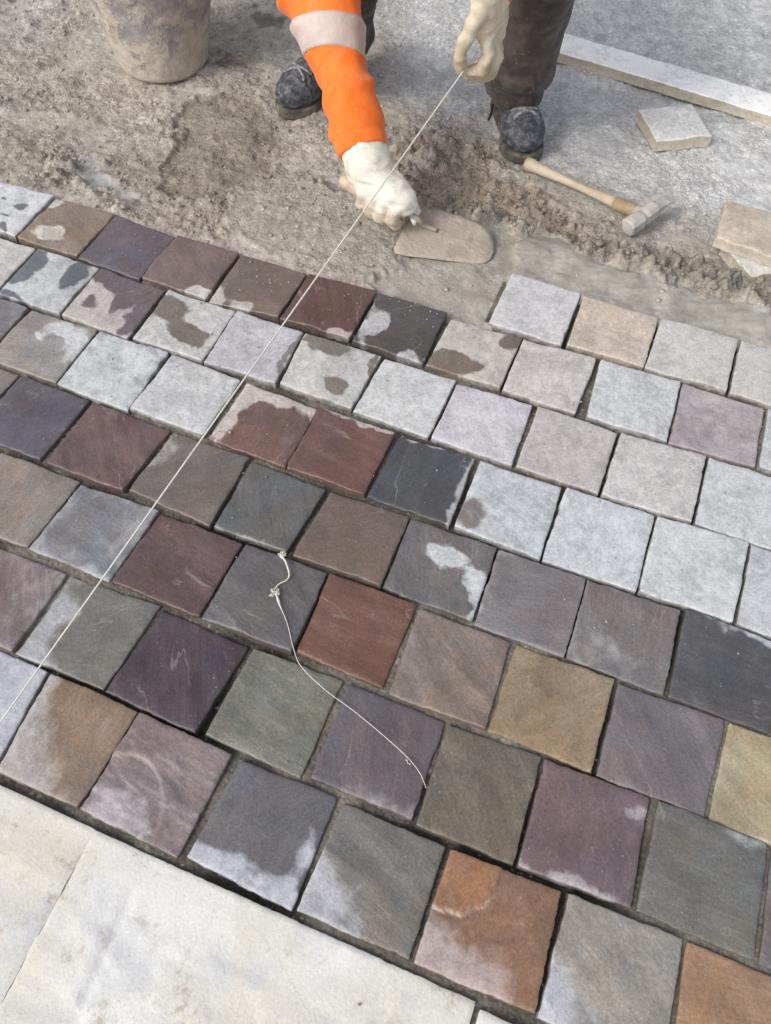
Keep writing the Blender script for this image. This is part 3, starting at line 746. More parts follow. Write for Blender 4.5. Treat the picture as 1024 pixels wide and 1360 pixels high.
# ------------------------------------------------------------------ materials of the things
def mat_bucket():
    k = NT('mortar_caked_rubber'); p = k.pos()
    base = k.mix(k.rng(k.noise(p, 30, 5, .65), .35, .65), tuple(lin((152, 147, 147))), tuple(lin((178, 172, 168))))
    z = k.n('ShaderNodeSeparateXYZ'); k.l(p, z.inputs[0])
    n = k.math('ADD', k.noise(p, 16, 6, .7, .4), k.rng(z.outputs[2], .02, .14, .17, -.01))
    crust = k.rng(n, .45, .56)
    c = k.mix(crust, base, k.mix(k.rng(k.noise(p, 60, 5, .7), .3, .7), tuple(lin((184, 173, 158))), tuple(lin((206, 198, 187)))))
    c = k.mix(k.math('MULTIPLY', k.rng(k.noise(k.scale(p, (1, 1, .4)), 55, 6, .75), .56, .70), .4), c, tuple(lin((112, 108, 114))))
    h = k.math('ADD', k.math('MULTIPLY', crust, .6), k.noise(p, 90, 5, .7))
    return k.done(c, .85, k.bump(h, .8, .004), .3)
def mat_fabric(name, c1, c2, scale, rough=.85, weave=900, dust=None, amt=.5, dirt=False):
    k = NT(name); p = k.pos()
    col = k.mix(k.rng(k.noise(p, scale, 4, .6), .35, .65), tuple(lin(c1)), tuple(lin(c2)))
    if dirt:
        dd = k.math('MULTIPLY', k.attr('dirt', True), k.rng(k.noise(p, 40, 6, .7), .3, .6, .35, 1))
        col = k.mix(dd, col, tuple(lin((168, 146, 116))))
    if dust is not None:
        d = k.math('MULTIPLY', k.rng(k.noise(p, 26, 7, .75, .5), .46, .68), amt)
        col = k.mix(d, col, tuple(lin(dust)))
        sp = k.math('MULTIPLY', k.rng(k.noise(p, 130, 3, .6), .64, .72), amt)
        col = k.mix(sp, col, tuple(lin((170, 164, 156))))
    nb = k.bump(k.noise(p, 32, 4, .6, .5), .45, .006)
    k.b.inputs['Sheen Weight'].default_value = .15
    return k.done(col, rough, k.bump(k.noise(p, weave, 2, .5), .35, .001, nb), .25)
M_BUCKET = mat_bucket()
M_ORANGE = mat_fabric('hi_vis_orange', (255, 118, 34), (255, 134, 56), 9, .75, 900, (226, 158, 112), .35)
M_BAND = mat_fabric('reflective_tape', (206, 184, 174), (216, 198, 190), 12, .45, 900, (176, 158, 146), .35)
M_TROU = mat_fabric('work_trousers', (60, 55, 54), (82, 75, 72), 24, .9, 700, (122, 108, 97), .5)
M_BOOT = mat_simple('dusty_boot_leather', (50, 52, 60), (74, 76, 84), 45, .6, .5, .004, (140, 140, 144), .6, 75)
M_SOLE = mat_simple('boot_sole', (70, 66, 62), (100, 93, 84), 40, .9, .5, .003, (150, 138, 122), .7, 20)
M_LACE = mat_simple('black_lace', (96, 96, 100), (168, 168, 168), 140, .8)
M_GLOVE = mat_fabric('knit_glove', (228, 222, 208), (238, 235, 226), 14, .85, 600, (186, 168, 138), .55, True)
M_LATEX = mat_fabric('dirty_work_glove', (208, 196, 174), (222, 212, 194), 16, .7, 500, (178, 160, 132), .6, True)
M_SKIN = mat_simple('skin', (176, 128, 104), (190, 142, 118), 30, .5, .1)
M_HAIR = mat_simple('hair', (52, 42, 36), (72, 58, 48), 120, .6, .6)
M_WOOD = mat_simple('worn_ash_handle', (176, 152, 122), (206, 190, 166), 14, .6, .3, .001, (214, 206, 192), .5, 12)
M_WOODTIP = mat_simple('bare_wood', (160, 138, 110), (190, 168, 138), 30, .6, .3, .001)
M_IRON = mat_simple('mortar_dusted_steel', (178, 173, 167), (204, 200, 194), 30, .65, .5, .002, (200, 194, 184), .5, 26)
M_TROWEL = mat_simple('mortar_smeared_blade', (172, 161, 145), (188, 178, 163), 18, .36, .6, .006, (146, 138, 126), .6, 16)
M_LINE = mat_simple('white_cord', (222, 216, 204), (236, 232, 224), 300, .8, .4, .0006)
M_CRUMB = mat_simple('mortar_crumb', (138, 126, 110), (160, 150, 136), 60, .95, .6, .002)

# ------------------------------------------------------------------ bucket
def lathe(profile, seg, disp=None):
    pr = np.asarray(profile, float); a = np.linspace(0, 2 * math.pi, seg, endpoint=False)
    V = np.stack([pr[:, None, 0] * np.cos(a), pr[:, None, 0] * np.sin(a), np.repeat(pr[:, 1:2], seg, 1)], -1)
    if disp is not None:
        d = disp(pr[:, None, 0] * 0 + a[None, :], np.repeat(pr[:, 1:2], seg, 1))
        V[..., 0] += d * np.cos(a); V[..., 1] += d * np.sin(a)
    n = len(pr); idx = np.arange(n * seg).reshape(n, seg); nx = np.roll(idx, -1, 1)
    F = np.stack([idx[:-1], nx[:-1], nx[1:], idx[1:]], -1).reshape(-1, 4)
    return V.reshape(-1, 3), F
BZ = -.040
bc = at(219, 81, BZ); bo = np.array([bc[0], bc[1], BZ])
bucket = empty('mortar_bucket', bo)
tag(bucket, 'grey rubber bucket caked in dried pale mortar standing on the sand', 'bucket')
def caked(a, z):
    return .0035 * fbm(np.cos(a) * 3.2 + z * 9, np.sin(a) * 3.2 + z * 14, 4, 301) + .0022 * np.clip(fbm(np.cos(a) * 8 + 5, np.sin(a) * 8 + z * 40, 3, 305), 0, 1)
zs = np.linspace(.014, .285, 60)
prof = [(.001, .000), (.05, .0), (.096, .0), (.106, .004), (.1115, .014)] + [(.1115 + (z - .014) * .20, z) for z in zs[1:]] + [(.1625, .285)] + [(.159 - (.285 - z) * .2, z) for z in zs[::-4]] + [(.09, .018), (.001, .016)]
V_, F_ = lathe(prof, 96, lambda a, z: caked(a, z) * sm(.0, .03, z))
obj('shell', V_ + bo, F_[:, ::1], M_BUCKET, bucket, bo)
th = np.linspace(0, 2 * math.pi, 64)
rim = np.stack([.169 * np.cos(th), .169 * np.sin(th), np.full(64, .286)], 1)
V_, F_ = tube(rim + bo, .0075, 8); obj('rim', V_, F_, M_BUCKET, bucket, bo)
hd = np.array([[.172, 0, .270], [.178, .03, .25], [.14, .11, .20], [.0, .172, .165], [-.14, .11, .20], [-.178, .03, .25], [-.172, 0, .27]])
hd = np.stack([hd[:, 0], hd[:, 1] + .006 + 0 * hd[:, 0], hd[:, 2]], 1)
V_, F_ = tube(spline(hd, 60) + bo, .0032, 8); obj('carry_handle', V_, F_, M_IRON, bucket, bo)
for sx in (-1, 1):
    V_, F_ = tube(np.array([[sx * .158, 0, .268], [sx * .180, 0, .268]]) + bo, .012, 10); obj('handle_lug', V_, F_, M_BUCKET, bucket, bo)
gx_, gy_ = np.meshgrid(np.linspace(-1, 1, 40), np.linspace(-1, 1, 40))
rr = np.maximum(np.hypot(gx_, gy_), 1e-6); sc = np.maximum(np.abs(gx_), np.abs(gy_)) / rr
mx_, my_ = gx_ * sc * .1465, gy_ * sc * .1465
mz_ = .235 + .012 * fbm(mx_ * 14, my_ * 14, 4, 310)
obj('mortar_fill', np.stack([mx_, my_, mz_], -1).reshape(-1, 3) + bo, grid_faces(40, 40), M_CRUMB, bucket, bo)

# ------------------------------------------------------------------ loose stones and the pale strip
def loose_stone(name, px, ztop, thick, spec, seed, label, cat, group=None, n=(13, 13), tilt=(0, 0), mat=None, wob=.003, amp=.0014):
    W = np.array([at(a, b, ztop)[:2] for a, b in px])
    V_, F_, tex, side, uv = slab_mesh(W, n=n, seed=seed, top=0, depth=thick, amp=amp, wob=wob, rnd=.0022, tilt=tilt)
    V_[:, 2] += ztop
    nb = len(side); m = int((side > .9).sum()) // 2
    c0 = len(V_); ctr = V_[-m:].mean(0)
    V_ = np.vstack([V_, ctr]); F3 = np.array([[nb - m + i, nb - m + (i + 1) % m, c0, c0] for i in range(m)])
    F_ = [tuple(f) for f in F_] + [(int(f[0]), int(f[1]), int(f[2])) for f in F3]
    at_ = stone_attrs(spec, uv, tex, side * .0, seed); at_['wetc'][side > .3] = at_['dryc'][side > .3] = lin((188, 178, 162))
    at_ = {k: (np.concatenate([a, a[-1:]])) for k, a in at_.items()}
    o = obj(name, V_, F_, mat or M_STONE, origin=(W.mean(0)[0], W.mean(0)[1], ztop - thick), attrs=at_)
    return tag(o, label, cat, group)
CREAM = ((196, 174, 148), (204, 190, 172), .6, .3, [])
loose_stone('loose_paving_stone', [(848, 145), (919, 138), (946, 180), (873, 187)], -.012, .028, ((190, 180, 166), (216, 215, 213), 1, .3, []), 31.3,
            'single square grey sandstone lying loose on the sand near the pale strip', 'stone')
loose_stone('loose_paving_stone', [(960, 324), (1022, 308), (1082, 352), (998, 367)], -.010, .026, ((190, 174, 154), (206, 204, 198), 1, .3, []), 34.1,
            'pale stone with one corner showing, underneath the cream paving stone', 'stone')
loose_stone('loose_paving_stone', [(964, 266), (1078, 296), (1070, 356), (951, 314)], .0165, .025, CREAM, 37.7,
            'cream beige paving stone lying on top of another stone', 'stone')
loose_stone('stone_strip', [(738, 40), (1150, 160), (1150, 190), (736, 67)], -.012, .026, ((232, 228, 222), (247, 247, 245), 1, .3, []), 41.9,
            'long narrow pale stone strip lying on the gravel behind the boot', 'stone strip', n=(60, 9), wob=.0012, amp=.0006)

# ------------------------------------------------------------------ hammer
h0, h1 = at(700, 217, -.028), at(846, 282, -.006)
ham = empty('hammer', (h1[0], h1[1], -.03))
tag(ham, 'mason hammer with pale wooden handle lying in crumbly mortar beside the boot', 'hammer')
ax = (h1 - h0) / np.linalg.norm(h1 - h0); HL = np.linalg.norm(h1 - h0)
ts = np.linspace(0, 1, 24)
V_, F_ = tube([h0 + ax * HL * t for t in ts], [.0112 + .0028 * math.cos(t * 5.5 + .4) + .0015 * (t < .06) for t in ts], 12)
hn = obj('handle', V_, F_, M_WOOD, ham)
V_, F_ = tube([h1 - ax * .055, h1 - ax * .03, h1 - ax * .002], [.0138, .0140, .0138], 12); obj('bare_end', V_, F_, M_WOODTIP, hn)
hp = at(833, 303, -.012); he = at(892, 261, .010)
hx = (he - hp) / np.linalg.norm(he - hp); L_ = np.linalg.norm(he - hp)
hs_ = np.cross(hx, [0, 0, 1]); hs_ /= np.linalg.norm(hs_); hu = np.cross(hs_, hx)
def loft(secs, o, x, s, u):
    V, F = [], []
    for (t, w, h_, du_) in secs:
        for (a, b) in ((-1, -.6), (-.6, -1), (.6, -1), (1, -.6), (1, .6), (.6, 1), (-.6, 1), (-1, .6)):
            V.append(o + x * t + s * (a * w / 2) + u * (b * h_ / 2 + du_))
    n = len(secs)
    for i in range(n - 1):
        for j in range(8):
            k = (j + 1) % 8; F.append((i * 8 + j, i * 8 + k, (i + 1) * 8 + k, (i + 1) * 8 + j))
    F.append(tuple(range(8))[::-1]); F.append(tuple(range((n - 1) * 8, n * 8)))
    return V, F
V_, F_ = loft([(0, .031, .031, 0), (.004, .035, .035, 0), (.034, .035, .035, 0), (.043, .026, .029, 0), (.052, .031, .035, 0), (.076, .031, .034, 0), (.086, .026, .024, 0), (L_ * .85, .027, .013, .001), (L_, .028, .003, -.005)], hp, hx, hs_, hu)
hh = obj('head', V_, F_, M_IRON, ham, smooth=False); bevel(hh, .002, 2)
V_, F_ = tube([h1 - ax * .004, h1 + ax * .024], [.015, .014], 12); obj('eye_wedge', V_, F_, M_IRON, ham)

# ------------------------------------------------------------------ trowel
tb = at(452, 238, .075); tn = at(540, 284, .052)
trow = empty('trowel', at(590, 320, -.012))
tag(trow, 'rounded brick trowel smeared with mortar held in the lowered white glove', 'trowel')
tp = [(525, 336, -.010), (530, 316, .002), (540, 294, .014), (552, 277, .022), (578, 278, .021), (612, 287, .014), (640, 299, .007), (653, 314, -.001), (656, 331, -.009), (651, 344, -.013), (636, 350, -.016), (580, 344, -.015)]
tpw = np.array([at(*p) for p in tp]); n = len(tpw)
spw = []
for i in range(n):
    a, b, c, d = tpw[i - 1], tpw[i], tpw[(i + 1) % n], tpw[(i + 2) % n]
    for f in (0, .33, .66):
        spw.append(.5 * (2 * b + (c - a) * f + (2 * a - 5 * b + 4 * c - d) * f * f + (3 * b - a - 3 * c + d) * f ** 3) * .85 + .15 * (b + (c - b) * f))
spw = np.array(spw); cen = spw.mean(0); n = len(spw)
rings = [spw, cen + (spw - cen) * .985 + [0, 0, .0018], cen + (spw - cen) * .88 + [0, 0, .0022], cen + (spw - cen) * .72 + [0, 0, .0024], cen + (spw - cen) * .54 + [0, 0, .0026], cen + (spw - cen) * .36 + [0, 0, .003], cen + (spw - cen) * .18 + [0, 0, .003]]
rings = [r + np.stack([0 * r[:, 0], 0 * r[:, 0], .0030 * fbm(r[:, 0] * 40, r[:, 1] * 40, 3, 401)], 1) * (i > 0) for i, r in enumerate(rings)]
V_ = np.vstack([spw - [0, 0, .002]] + rings + [cen + [0, 0, .003]] + [cen - [0, 0, .002]])
F_ = []
for i in range(len(rings)):
    for j in range(n):
        k = (j + 1) % n; F_.append((i * n + j, (i + 1) * n + j, (i + 1) * n + k, i * n + k))
l = len(rings); c_ = (l + 1) * n
for j in range(n):
    F_.append((l * n + j, c_, l * n + (j + 1) % n)); F_.append((j, (j + 1) % n, c_ + 1))
obj('blade', V_, F_, M_TROWEL, trow)
V_, F_ = tube(spline([tn - (tn - tb) * .05, tn + [.006, -.004, .004], at(556, 292, .045), at(562, 298, .022), at(580, 306, .011)], 20), np.linspace(.0060, .0048, 20), 10); obj('tang', V_, F_, M_TROWEL, trow)
ts = np.linspace(0, 1, 20)
V_, F_ = tube([tb + (tn - tb) * t for t in ts], [.0145 * math.sqrt(min(1, t * 9 + .25)) + .0025 * math.sin(t * 3.1) - .003 * t for t in ts], 14); obj('handle', V_, F_, M_WOOD, trow)

# ------------------------------------------------------------------ worker
FL = -.043
PO = np.array([.03, 1.83, FL])
person = empty('person', PO)
tag(person, 'worker in orange high visibility jacket and dark dusty trousers bending over with a trowel', 'person')
# joints
toeL = at(699, 219, FL); dirL = np.array([-.16, .987, 0]); toeR = at(374, 156, FL); dirR = np.array([.62, .785, 0])
wr = at(487, 214, .128); el = at(419, -34, .345); shR = np.array([-.15, 1.78, .64])
wl = atY(652, -26, 1.525); ell_ = np.array([.335, 1.68, .55]); shL = np.array([.20, 1.80, .66])
kL = np.array([.262, 1.665, .44]); aL = toeL + .180 * dirL + [0, 0, .09]; hL = np.array([.12, 2.08, .70])
kR = np.array([-.085, 1.735, .43]); aR = toeR + .185 * dirR + [0, 0, .09]; hR = np.array([-.07, 2.08, .70])
neck = np.array([.03, 1.66, .70]); head = np.array([.03, 1.555, .715]); pel = np.array([.025, 2.12, .70]); chest = np.array([.025, 1.83, .68])
def f_body(p):
    d = ell(p, head, (.075, .10, .088))
    d = smin(d, ell(p, head + [0, -.045, -.055], (.055, .055, .05)), .04)
    d = smin(d, cone(p, head + [0, -.075, -.055], head + [0, -.072, -.088], .010, .016), .012)      # nose, the face looks down
    for s in (-1, 1):
        d = smin(d, ell(p, head + [s * .078, .005, -.015], (.010, .020, .032)), .01)
        d = np.maximum(d, -(np.linalg.norm(p - (head + [s * .030, -.045, -.100]), axis=-1) - .016))
    d = smin(d, cone(p, head + [0, .06, -.01], neck + [0, .05, 0], .055, .06), .04)
    d = smin(d, cone(p, chest, pel, .125, .135), .08)
    d = smin(d, cone(p, shR, shL, .06, .06), .08)
    for a, b, c in ((shR, el, wr), (shL, ell_, wl)):
        d = smin(d, cone(p, a, b, .047, .038), .03); d = smin(d, cone(p, b, c, .037, .027), .02)
    for a, b, c in ((hR, kR, aR), (hL, kL, aL)):
        d = smin(d, cone(p, a, b, .08, .052), .05); d = smin(d, cone(p, b, c, .05, .036), .03)
    return d
V_, F_ = nets(f_body, (-.33, 1.36, -.05), (.46, 2.30, .86), .011)
obj('body', V_, F_, M_SKIN, person)
V_, F_ = nets(lambda p: np.maximum(ell(p, head + [0, .012, .012], (.083, .108, .094)) + .004 * vnoise3(p * 60, 3), -(p[..., 2] - head[2] + .03 - .55 * np.clip(p[..., 1] - head[1], -.2, .02))),
               head - .13, head + .13, .007)
obj('hair', V_, F_, M_HAIR, person)
# trousers
def f_leg(p, h, k, a, r0, r1, r2, seed):
    ab = a - k; t = ((p - k) @ ab) / (ab @ ab)
    q = p * np.array([16, 16, 34]) + seed
    fold = .0075 * vnoise3(q + .7 * vnoise3(p * 22, 5)[..., None], 11) * sm(.15, .6, t) + .0035 * vnoise3(p * 48, 12)
    ang = np.arctan2(p[..., 1] - (k + t[..., None] * ab)[..., 1], p[..., 0] - (k + t[..., None] * ab)[..., 0])
    # bunched fold a hand's breadth above the hem
    tc = .70 + .04 * np.sin(ang * 2 + seed)
    fold = fold + .008 * np.exp(-((t - tc) / .045) ** 2) - .007 * np.exp(-((t - tc - .075) / .035) ** 2)
    d = smin(cone(p, h, k, r0, r1), cone(p, k, a, r1, r2), .05)
    return d - fold
hemL, hemR = .034, .046
def f_trou(p):
    dL = np.maximum(f_leg(p, hL, kL, aL + [0, 0, -.06], .105, .078, .067, 1.3), hemL - p[..., 2] + .004 * vnoise3(p * 30, 9))
    dR = np.maximum(f_leg(p, hR, kR, aR + [0, 0, -.06], .105, .073, .062, 4.1), hemR - p[..., 2])
    d = smin(dL, dR, .03)
    d = smin(d, ell(p, pel, (.175, .14, .135)), .06)
    return np.maximum(d, -(p[..., 1] - 1.6))
V_, F_ = nets(f_trou, (-.30, 1.58, .005), (.42, 2.32, .88), .0062)
obj('trousers', V_, F_, M_TROU, person)
# jacket with its two sleeves
def f_jack(p):
    d = cone(p, chest + [0, .16, .01], chest, .155, .15)
    d = smin(d, cone(p, shR, shL, .075, .075), .10)
    d = smin(d, cone(p, neck + [0, .07, 0], neck + [0, .03, 0], .075, .07), .04)
    return d - .006 * vnoise3(p * 16, 21)
V_, F_ = nets(f_jack, (-.32, 1.52, .42), (.40, 2.22, .92), .010)
jack = obj('jacket', V_, F_, M_ORANGE, person)
def f_sleeve(p, s, e, w, rs, re, rw, seed):
    ab = w - e; L = np.linalg.norm(ab); t = ((p - e) @ ab) / (L * L)
    d = smin(cone(p, s, e, rs, re), cone(p, e, w + ab * .12, re, rw - .002), .04)
    q = (p - e) @ np.linalg.qr(np.column_stack([ab, [1, .3, 0], [0, 1, .2]]))[0]
    wave = vnoise3(np.stack([q[..., 0] * 26 + 1.6 * vnoise3(p * 12, 31), q[..., 1] * 7, q[..., 2] * 7], -1) + seed, 33)
    amp = .012 * sm(.5, .0, t) + .0085
    wave = wave + .9 * (1 - 2.2 * np.abs(vnoise3(np.stack([q[..., 0] * 17 + 4 + 1.2 * vnoise3(p * 9, 37), q[..., 1] * 6, q[..., 2] * 6], -1) + seed, 38))) * .6
    d = d - amp * wave - .0022 * vnoise3(p * 38, 35)
    d = d - .0022 * np.exp(-((t - .905) / .012) ** 2) * -1           # stitched hem line
    d = np.maximum(d, (t - .985 + .01 * vnoise3(p * 14, 36)) * L)    # cut at the cuff
    inner = cone(p, e, w + ab * .12, re - .008, rw - .010)
    return np.maximum(d, -np.maximum(inner, (.86 - t) * L)), t
def sleeve(s, e, w, rs, re, rw, seed, h, lo, hi):
    V_, F_ = nets(lambda p: f_sleeve(p, s, e, w, rs, re, rw, seed)[0], lo, hi, h)
    return obj('sleeve', V_, F_, M_ORANGE, jack, ORI[person.name])
BAND_T, BAND_W, BAND_TILT = .37, .085, .055
cuffR = wr + (wr - el) * -.04
slR = sleeve(shR, el, cuffR, .082, .063, .049, 2.0, .0042, (-.30, 1.38, .06), (.05, 1.90, .76))
slL = sleeve(shL, ell_, wl + (wl - ell_) * .02, .082, .068, .050, 6.0, .007, (.08, 1.42, .30), (.46, 1.93, .78))
# reflective tape wrapped round the forearm
axR = cuffR - el; LA = np.linalg.norm(axR); axR = axR / LA
e1 = np.array([1.0, 0, 0]) - axR * axR[0]; e1 /= np.linalg.norm(e1); e2 = np.cross(axR, e1)
na, nt = 120, 14
ang = np.linspace(0, 2 * math.pi, na, endpoint=False)
rows_ = []
for i in range(nt):
    t = BAND_T + BAND_W * (2 * (i - 1) / (nt - 3) - 1) if 0 < i < nt - 1 else BAND_T + BAND_W * (-1 if i == 0 else 1)
    tt = t + BAND_TILT * np.cos(ang) 
    cc_ = el + (tt * LA)[:, None] * axR; dv = np.cos(ang)[:, None] * e1 + np.sin(ang)[:, None] * e2
    a_, b_ = np.zeros(na), np.full(na, .14)
    for _ in range(26):
        m_ = (a_ + b_) / 2
        ins = f_sleeve(cc_ + dv * m_[:, None], shR, el, cuffR, .082, .063, .049, 2.0)[0] < 0
        a_, b_ = np.where(ins, m_, a_), np.where(ins, b_, m_)
    rows_.append(cc_ + dv * (a_ + (.0024 if 0 < i < nt - 1 else -.003))[:, None])
idx = np.arange(na * nt).reshape(nt, na); nx = np.roll(idx, -1, 1)
obj('reflective_band', np.vstack(rows_), np.stack([idx[:-1], nx[:-1], nx[1:], idx[1:]], -1).reshape(-1, 4), M_BAND, jack, ORI[person.name])
# gloves
def hand_sdf(p, w, mcps, fingers, thumb, wrist_r, palm_r, fr, back):
    d = cone(p, back, w, wrist_r * 1.06, wrist_r)
    for m in mcps: d = smin(d, cone(p, w, m, wrist_r * .72, palm_r), .02)
    for i, ch in enumerate(fingers):
        df = None
        for j in range(len(ch) - 1):
            r_a, r_b = fr[i] * (1 - .07 * j), fr[i] * (1 - .07 * (j + 1))
            c = cone(p, ch[j], ch[j + 1], r_a, r_b)
            df = c if df is None else smin(df, c, .004)
        d = smin(d, df, .0035)
    dt = None
    for j in range(len(thumb) - 1):
        c = cone(p, thumb[j], thumb[j + 1], .0145 - .0015 * j, .0145 - .0015 * (j + 1))
        dt = c if dt is None else smin(dt, c, .006)
    d = smin(d, dt, .009)
    return d - .0022 * (1 - 2 * np.abs(vnoise3(p * np.array([34, 42, 80]), 51))) - .0030 * vnoise3(p * np.array([22, 30, 46]), 52)
# lowered hand closed on the trowel handle
hd_ = (tn - tb) / np.linalg.norm(tn - tb)
fw = np.cross(hd_, [0, 0, 1]); fw /= np.linalg.norm(fw)
if fw[1] > 0: fw = -fw
up = np.cross(fw, hd_); up = up if up[2] > 0 else -up
LH = np.linalg.norm(tn - tb)
fing, mcps = [], []
for t, ln in ((.90, 1.0), (.735, 1.05), (.57, 1.0), (.42, .86)):
    c = tb + hd_ * LH * t
    m = c + up * .026 + fw * .002
    mcps.append(m)
    fing.append([m, c + up * .020 + fw * (.024 * ln), c + up * -.006 + fw * (.028 * ln), c - up * .025 + fw * (.010 * ln), c - up * .027 - fw * .010])
cI = tb + hd_ * LH * .95
thumbR = [wr + hd_ * .028 - up * .01 + fw * .02, cI - fw * .028 + up * .004, cI + hd_ * .014 - fw * .020 - up * .006, cI + hd_ * .026 - fw * .002 - up * .008]
backR = wr + (el - wr) * .16
fR = lambda p: hand_sdf(p, wr, mcps, fing, thumbR, .043, .030, (.0148, .0153, .0148, .0136), backR)
lo = np.min(np.vstack([np.vstack(fing), thumbR, [wr], [backR]]), 0) - .045; hi = np.max(np.vstack([np.vstack(fing), thumbR, [wr], [backR]]), 0) + .045
V_, F_ = nets(fR, lo, hi, .0026)
def near_pts(V, P, r0, r1):
    d_ = np.min([np.linalg.norm(V - p_, axis=1) for p_ in P], 0)
    return sm(r1, r0, d_)
tipsR = [f[k_] for f in fing for k_ in (2, 3, 4)]
glR = obj('glove', V_, F_, M_GLOVE, person, attrs={'dirt': near_pts(V_, tipsR, .014, .034) * .8})
ab = backR - wr
def f_cuffR(p):
    t = ((p - wr) @ ab) / (ab @ ab)
    r = cone(p, wr + (wr - backR) * .2, backR, .0385, .0385)
    return np.maximum(np.maximum(r - .0012 * np.sin(t * 55), -(r + .005)), np.maximum(-t - .05, t - 1.05) * .045)
# raised hand pinching the line
Yh = 1.525
def q(a, b, dy=0): return atY(a, b, Yh + dy)
thumbL = [q(636, 14, -.020), q(619, 52, -.030), q(611, 74, -.030), q(613, 90, -.024)]
fingL = [[q(641, 40, -.004), q(648, 70, -.010), q(640, 94, -.016), q(618, 96, -.018)],
         [q(650, 42, .018), q(657, 76, .014), q(646, 99, .008), q(622, 100, .004)],
         [q(655, 42, .040), q(661, 76, .038), q(650, 97, .032), q(630, 98, .026)],
         [q(657, 38, .060), q(661, 68, .060), q(652, 86, .054), q(636, 88, .048)]]
backL = wl + (ell_ - wl) * .14
fL_ = lambda p: hand_sdf(p, wl, [f[0] for f in fingL], fingL, thumbL, .034, .0195, (.0125, .0128, .0122, .0112), backL)
allp = np.vstack(fingL + [thumbL, [wl], [backL]])
V_, F_ = nets(fL_, allp.min(0) - .045, allp.max(0) + .045, .0028)
obj('glove', V_, F_, M_LATEX, person, attrs={'dirt': near_pts(V_, [f[k_] for f in fingL for k_ in (2, 3)] + thumbL[2:], .012, .034) * .75})
# boots
def boot(toe, heel, name_seed):
    dx = (toe - heel); L = np.linalg.norm(dx[:2]); dx = np.array([dx[0], dx[1], 0]) / L; dy = np.array([-dx[1], dx[0], 0]); s = L / .30
    R = np.stack([dx, dy, [0, 0, 1]], 0); O = np.array([heel[0], heel[1], FL])
    def f_up(p):
        d = ell(p, (.232, 0, .048), (.066, .052, .042))
        d = smin(d, cone(p, (.21, 0, .050), (.07, 0, .055), .046, .041), .02)
        d = smin(d, cone(p, (.20, 0, .068), (.085, 0, .125), .030, .046), .03)
        d = smin(d, cone(p, (.065, 0, .08), (.062, 0, .185), .046, .055), .03)
        d = np.maximum(d, .018 - p[..., 2])
        cr = .0016 * np.sin(p[..., 0] * 260 + 3 * np.sin(p[..., 1] * 40)) * sm(.165, .20, p[..., 0]) * sm(.245, .215, p[..., 0]) * sm(.04, .07, p[..., 2])
        seam = .003 * np.exp(-((p[..., 0] - .252 + .25 * p[..., 1] ** 2 / .05) / .004) ** 2)
        return d + cr - seam - .0012 * vnoise3(p * 80, name_seed)
    V, F = nets(f_up, (-.01, -.075, .0), (.32, .075, .25), .0035)
    b = empty('boot', O); b.parent = person; b.location = Vector(O - PO)
    obj('upper', (V * s) @ R + O, F, M_BOOT, b, O)
    def f_so(p):
        q2 = p[..., :2]
        d2 = smin(np.linalg.norm((q2 - [.232, 0]) / [1.2, 1], axis=-1) - .056, np.linalg.norm(q2 - [.055, 0], axis=-1) - .043, .05)
        seg = np.abs(q2[..., 1]) - .042
        d2 = np.minimum(d2, np.maximum(seg, np.maximum(.05 - q2[..., 0], q2[..., 0] - .24)))
        return np.maximum(d2, np.abs(p[..., 2] - .011) - .012) 
    V, F = nets(f_so, (-.01, -.075, -.008), (.325, .075, .04), .004)
    obj('sole', (V * s) @ R + O, F, M_SOLE, b, O)
    for i in range(6):
        x = .236 - i * .020; zc = .084 + i * .0140
        a = np.linspace(-1.15, 1.15, 14)
        xs, ys = x + .007 * np.cos(a * 2) * (1 if i % 2 else -1), .033 * np.sin(a * 1.2)
        za, zb = np.full(14, .02), np.full(14, .24)
        for _ in range(22):                              # lay the lace on the leather
            zm = (za + zb) / 2; ins = f_up(np.stack([xs, ys, zm], 1)) < 0
            za, zb = np.where(ins, zm, za), np.where(ins, zb, zm)
        pts = np.stack([xs, ys, za + .001], 1)
        V, F = tube((pts * s) @ R + O, .0036, 7); obj('lace', V, F, M_LACE, b, O)
    return b, R, O, s
bL = boot(toeL, toeL + .275 * dirL, 61)
bR = boot(toeR, toeR + .275 * dirR, 67)
b, R, O, s = bL
BLK = mat_simple('loose_lace', (26, 26, 28), (40, 40, 42), 200, .8)
lp = np.array([[.11, -.020, .165], [.135, -.055, .13], [.155, -.066, .08], [.150, -.066, .045], [.140, -.068, .025]])
V_, F_ = tube((spline(lp, 24) * s) @ R + O, .0028, 7); obj('lace', V_, F_, BLK, b, O)

# ------------------------------------------------------------------ strings
A = q(617, 92, -.028); B = at(-70, 1058, .022)
pts = [A + (B - A) * t for t in np.linspace(-.035, 1, 90)]
pts.append(B + (B - A) * .02 + [0, 0, -.024])
V_, F_ = tube(pts, .00135, 7)
ln = obj('string_line', V_, F_, M_LINE, origin=B)
tag(ln, 'taut white mason line stretched from the glove across the laid stones', 'string')
tk = [(377, 733), (373, 738), (379, 746), (384, 762), (381, 770), (370, 776), (364, 786), (368, 793), (372, 805), (382, 830), (390, 862), (400, 885), (430, 915), (470, 945), (510, 978), (540, 1005), (556, 1024), (562, 1036), (566, 1047)]
pts = spline([at(a, b, .0062) for a, b in tk], 160)
pts[:, 2] += .0012 * np.sin(np.linspace(0, 19, 160)) + .0008
rad = np.interp(np.linspace(0, 1, 160), [0, .03, .2, .36, .42, .46, .5, 1], [.0018, .0021, .0011, .0011, .0023, .0007, .0006, .0005])
th_ = obj('loose_string', *tube(pts, rad, 7), M_LINE, origin=at(400, 885, 0))
